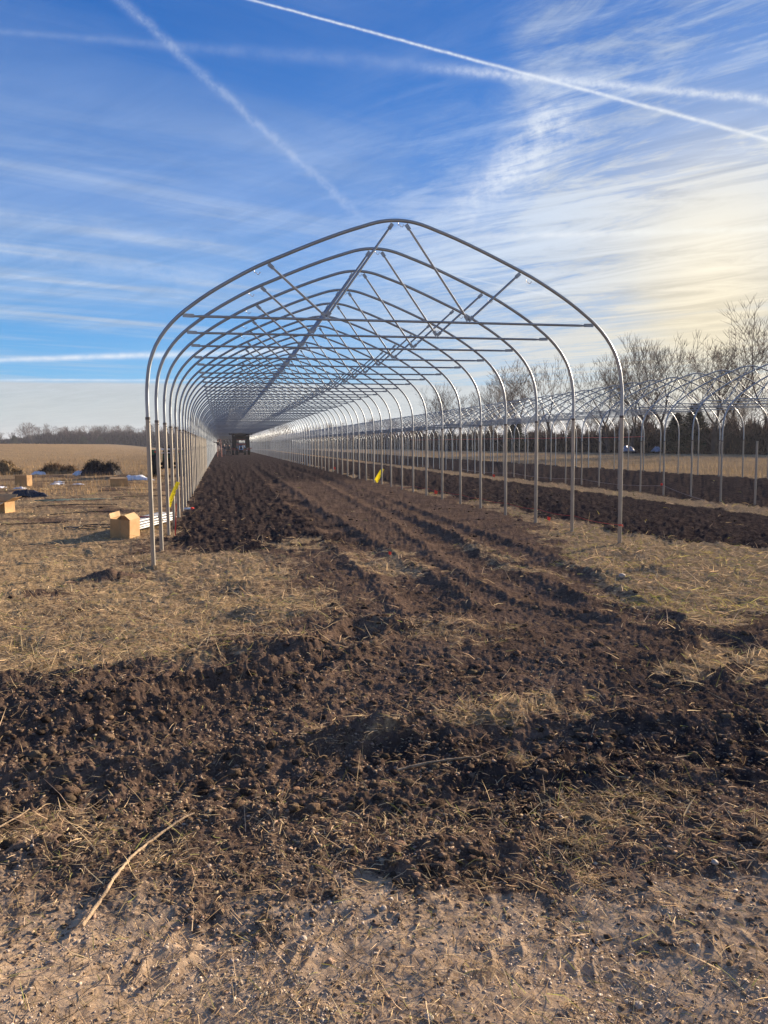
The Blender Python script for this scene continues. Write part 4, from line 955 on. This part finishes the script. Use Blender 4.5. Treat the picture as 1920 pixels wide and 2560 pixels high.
def tree(x_, y_, h, var, label, group, low=False, mt=None, rz=None):
    tk, cr, top = (LOWV if low else VAR)[var]
    t = empty('bare_tree', (x_, y_, g1(x_, y_) - .1), label, 'tree', group, rng.random() * 6.28 if rz is None else rz)
    s_ = h * (1.0 if low else 1.12 if h > 12 else 1.05) / top; t.scale = (s_ * 1.22, s_ * 1.22, s_)
    for nm, me_, m_ in (('trunk', tk, M_tr), ('crown', cr, mt or M_tw)):
        o = obj(nm, me_, None, t)
        if len(me_.materials) == 0: me_.materials.append(m_)
def at_px(px_, depth):    # photograph column and forward distance to a place on the ground
    lat = (px_ - 960) / 1898.78 * depth
    return CAM[0] + lat * .978 + depth * .2085, depth * .978 - lat * .2085
spots = [ # column, distance, height, variant, words
    (1910, 98, 18.6, 0, 'tallest bare tree, at the right picture edge'), (1835, 104, 15.6, 2, 'broad bare tree just left of the tallest one at the right edge'),
    (1780, 100, 13.0, 4, 'lower bare tree in front of the broad one near the right edge'), (1668, 112, 16.0, 3, 'bare tree with upright limbs just right of the nearest right hoop post'),
    (1628, 118, 16.0, 1, 'twin stemmed bare tree right of the nearest right hoop post'), (1580, 113, 15.0, 0, 'bare tree directly behind the nearest right hoop post'),
    (1520, 118, 13.6, 4, 'bushy bare tree between the first and second right hoop posts'), (1388, 140, 15.6, 3, 'slender bare tree just left of the second right hoop post'),
    (1300, 140, 15.2, 2, 'wide crowned bare tree left of the third right hoop post'), (1262, 146, 14.6, 0, 'bare tree standing behind the fourth right hoop post'),
    (1222, 158, 13.0, 1, 'bare tree between the fourth and fifth right hoop posts'), (1128, 178, 14.5, 4, 'bare tree behind the sixth right hoop post'),
    (1088, 172, 14.0, 0, 'leftmost tall bare tree of the right wood edge'), (1172, 170, 10.5, 3, 'small bare tree in the dip of the right wood edge')]
for c_, d_, h_, v_, w_ in spots:
    x_, y_ = at_px(c_, d_); tree(x_, y_, h_, v_, w_, 'tall bare trees along the right wood')
for i in range(26):     # the rest of the wood behind them
    u = (i + .5) / 26; c_ = 1990 - 960 * u + rng.normal(0, 10); d_ = 112 + 90 * u ** 1.3 + rng.random() * 14
    x_, y_ = at_px(c_, d_); tree(x_, y_, 6.5 + 3 * rng.random(), int(rng.integers(0, 5)), 'lower bare tree filling the wood behind the right tunnel frame', 'filler trees of the right wood')
for i in range(34):     # treeline behind the tunnel end
    c_ = 640 + (1075 - 640) * (i + .5) / 34 + rng.normal(0, 4); d_ = 330 - 120 * (i / 34) ** 2 + rng.random() * 40
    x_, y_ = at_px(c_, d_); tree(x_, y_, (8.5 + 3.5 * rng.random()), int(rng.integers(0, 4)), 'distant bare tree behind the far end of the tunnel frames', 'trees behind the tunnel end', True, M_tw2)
for i in range(78):     # far wood on the left
    c_ = -60 + 660 * (i + .5) / 78 + rng.normal(0, 4); d_ = 430 + rng.random() * 60
    prof = np.interp(c_, [-60, 20, 45, 60, 95, 130, 240, 340, 420, 620], [3.5, 7.5, 4.5, 8.5, 12.0, 9.5, 9.5, 10.5, 12, 12])
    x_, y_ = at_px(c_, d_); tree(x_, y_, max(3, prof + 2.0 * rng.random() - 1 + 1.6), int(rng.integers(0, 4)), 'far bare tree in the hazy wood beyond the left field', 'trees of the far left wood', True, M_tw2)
# undergrowth masses
def thicket(cols, n_, hfun, name, wid, tlo, thi, thick=10, lmul=1.):
    c_ = cols[0] + (cols[1] - cols[0]) * rng.random(n_); d_ = cols[2](c_) + thick * rng.random(n_)
    lat = (c_ - 960) / 1898.78 * d_; x_ = CAM[0] + lat * .978 + d_ * .2085; y_ = d_ * .978 - lat * .2085
    hh = hfun(c_) * (.62 + .55 * fbm(c_ / 22., d_ * .05, 1.2, 4, 7)); z_ = gbase(x_, y_) + hh * rng.random(n_) ** 1.15 * .95 - .2
    return ribbons(x_, y_, z_, lmul * (.5 + .9 * rng.random(n_)), wid * (.4 + rng.random(n_)), rng.random(n_) * 6.28, rng.normal(1.1, .5, n_), rng.normal(0, .15, n_), tints(n_, tlo, thi), name, M_straw)
dR = lambda c_: np.interp(c_, [1040, 1100, 1337, 1600, 1900, 2000, 2350, 2700], [190, 175, 137, 112, 94, 87, 69, 58])
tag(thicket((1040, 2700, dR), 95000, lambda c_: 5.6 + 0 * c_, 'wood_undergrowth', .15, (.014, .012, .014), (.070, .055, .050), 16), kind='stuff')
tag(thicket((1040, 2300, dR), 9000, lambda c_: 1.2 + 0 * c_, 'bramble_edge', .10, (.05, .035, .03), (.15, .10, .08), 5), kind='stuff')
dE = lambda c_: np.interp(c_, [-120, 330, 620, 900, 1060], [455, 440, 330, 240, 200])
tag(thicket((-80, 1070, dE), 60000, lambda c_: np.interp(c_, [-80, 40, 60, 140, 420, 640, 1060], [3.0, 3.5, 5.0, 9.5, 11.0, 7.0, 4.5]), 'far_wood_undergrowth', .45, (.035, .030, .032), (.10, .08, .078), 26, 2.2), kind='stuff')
# evergreens in the wood
M_ever = mat('evergreen_needles', (1, 1, 1), .8, var=.3, attr='tint')
def evergreen(c_, d_, h, w_, label):
    x_, y_ = at_px(c_, d_); t = empty('evergreen_tree', (x_, y_, g1(x_, y_)), label, 'tree', 'evergreens among the bare trees')
    MB().tube([(0, 0, -.2), (0, 0, h * .9)], [.16, .03], 7).build('trunk', M_tr, t)
    n_ = 3800; u = rng.random(n_) ** .8; a = rng.random(n_) * 6.28
    lob = .7 + .3 * np.sin(a * 3 + u * 9) ; rr_ = w_ * (1 - u) ** .8 * lob * np.sqrt(rng.random(n_)) + .05
    o = ribbons(rr_ * np.cos(a), rr_ * np.sin(a), .4 + u * (h - .4), .35 + .3 * rng.random(n_), np.full(n_, .12), a + rng.normal(0, .5, n_), rng.normal(.1, .5, n_), rng.normal(.2, .2, n_), tints(n_, (.008, .016, .008), (.03, .05, .022)), 'crown', M_ever); o.parent = t
evergreen(1290, 134, 5.6, 2.6, 'dark evergreen right of the fourth right hoop post')
evergreen(1735, 104, 6.6, 3.2, 'dark evergreen below the bare trees near the right edge')
evergreen(1690, 106, 5.4, 2.6, 'smaller dark evergreen left of the larger one near the right edge')
evergreen(42, 425, 5.2, 4.5, 'small dark evergreen at the left end of the far wood')
evergreen(215, 424, 4.6, 4.5, 'low dark evergreen at the foot of the far left wood')
evergreen(255, 424, 4.4, 4.0, 'second low dark evergreen at the foot of the far wood')

# ------------------------------------------------------------------ air
hb = MB().box((0, 0, 13), (6600, 6600, 36)); hz = hb.mesh('haze')
mh = bpy.data.materials.new('haze'); mh.use_nodes = True; mh.node_tree.nodes.clear()
pv = mh.node_tree.nodes.new('ShaderNodeVolumePrincipled'); pv.inputs['Color'].default_value = (.80, .86, 1.0, 1); pv.inputs['Density'].default_value = .00022; pv.inputs['Anisotropy'].default_value = .2
ho = mh.node_tree.nodes.new('ShaderNodeOutputMaterial'); mh.node_tree.links.new(pv.outputs[0], ho.inputs['Volume'])
tag(obj('haze', hz, mh), kind='stuff')
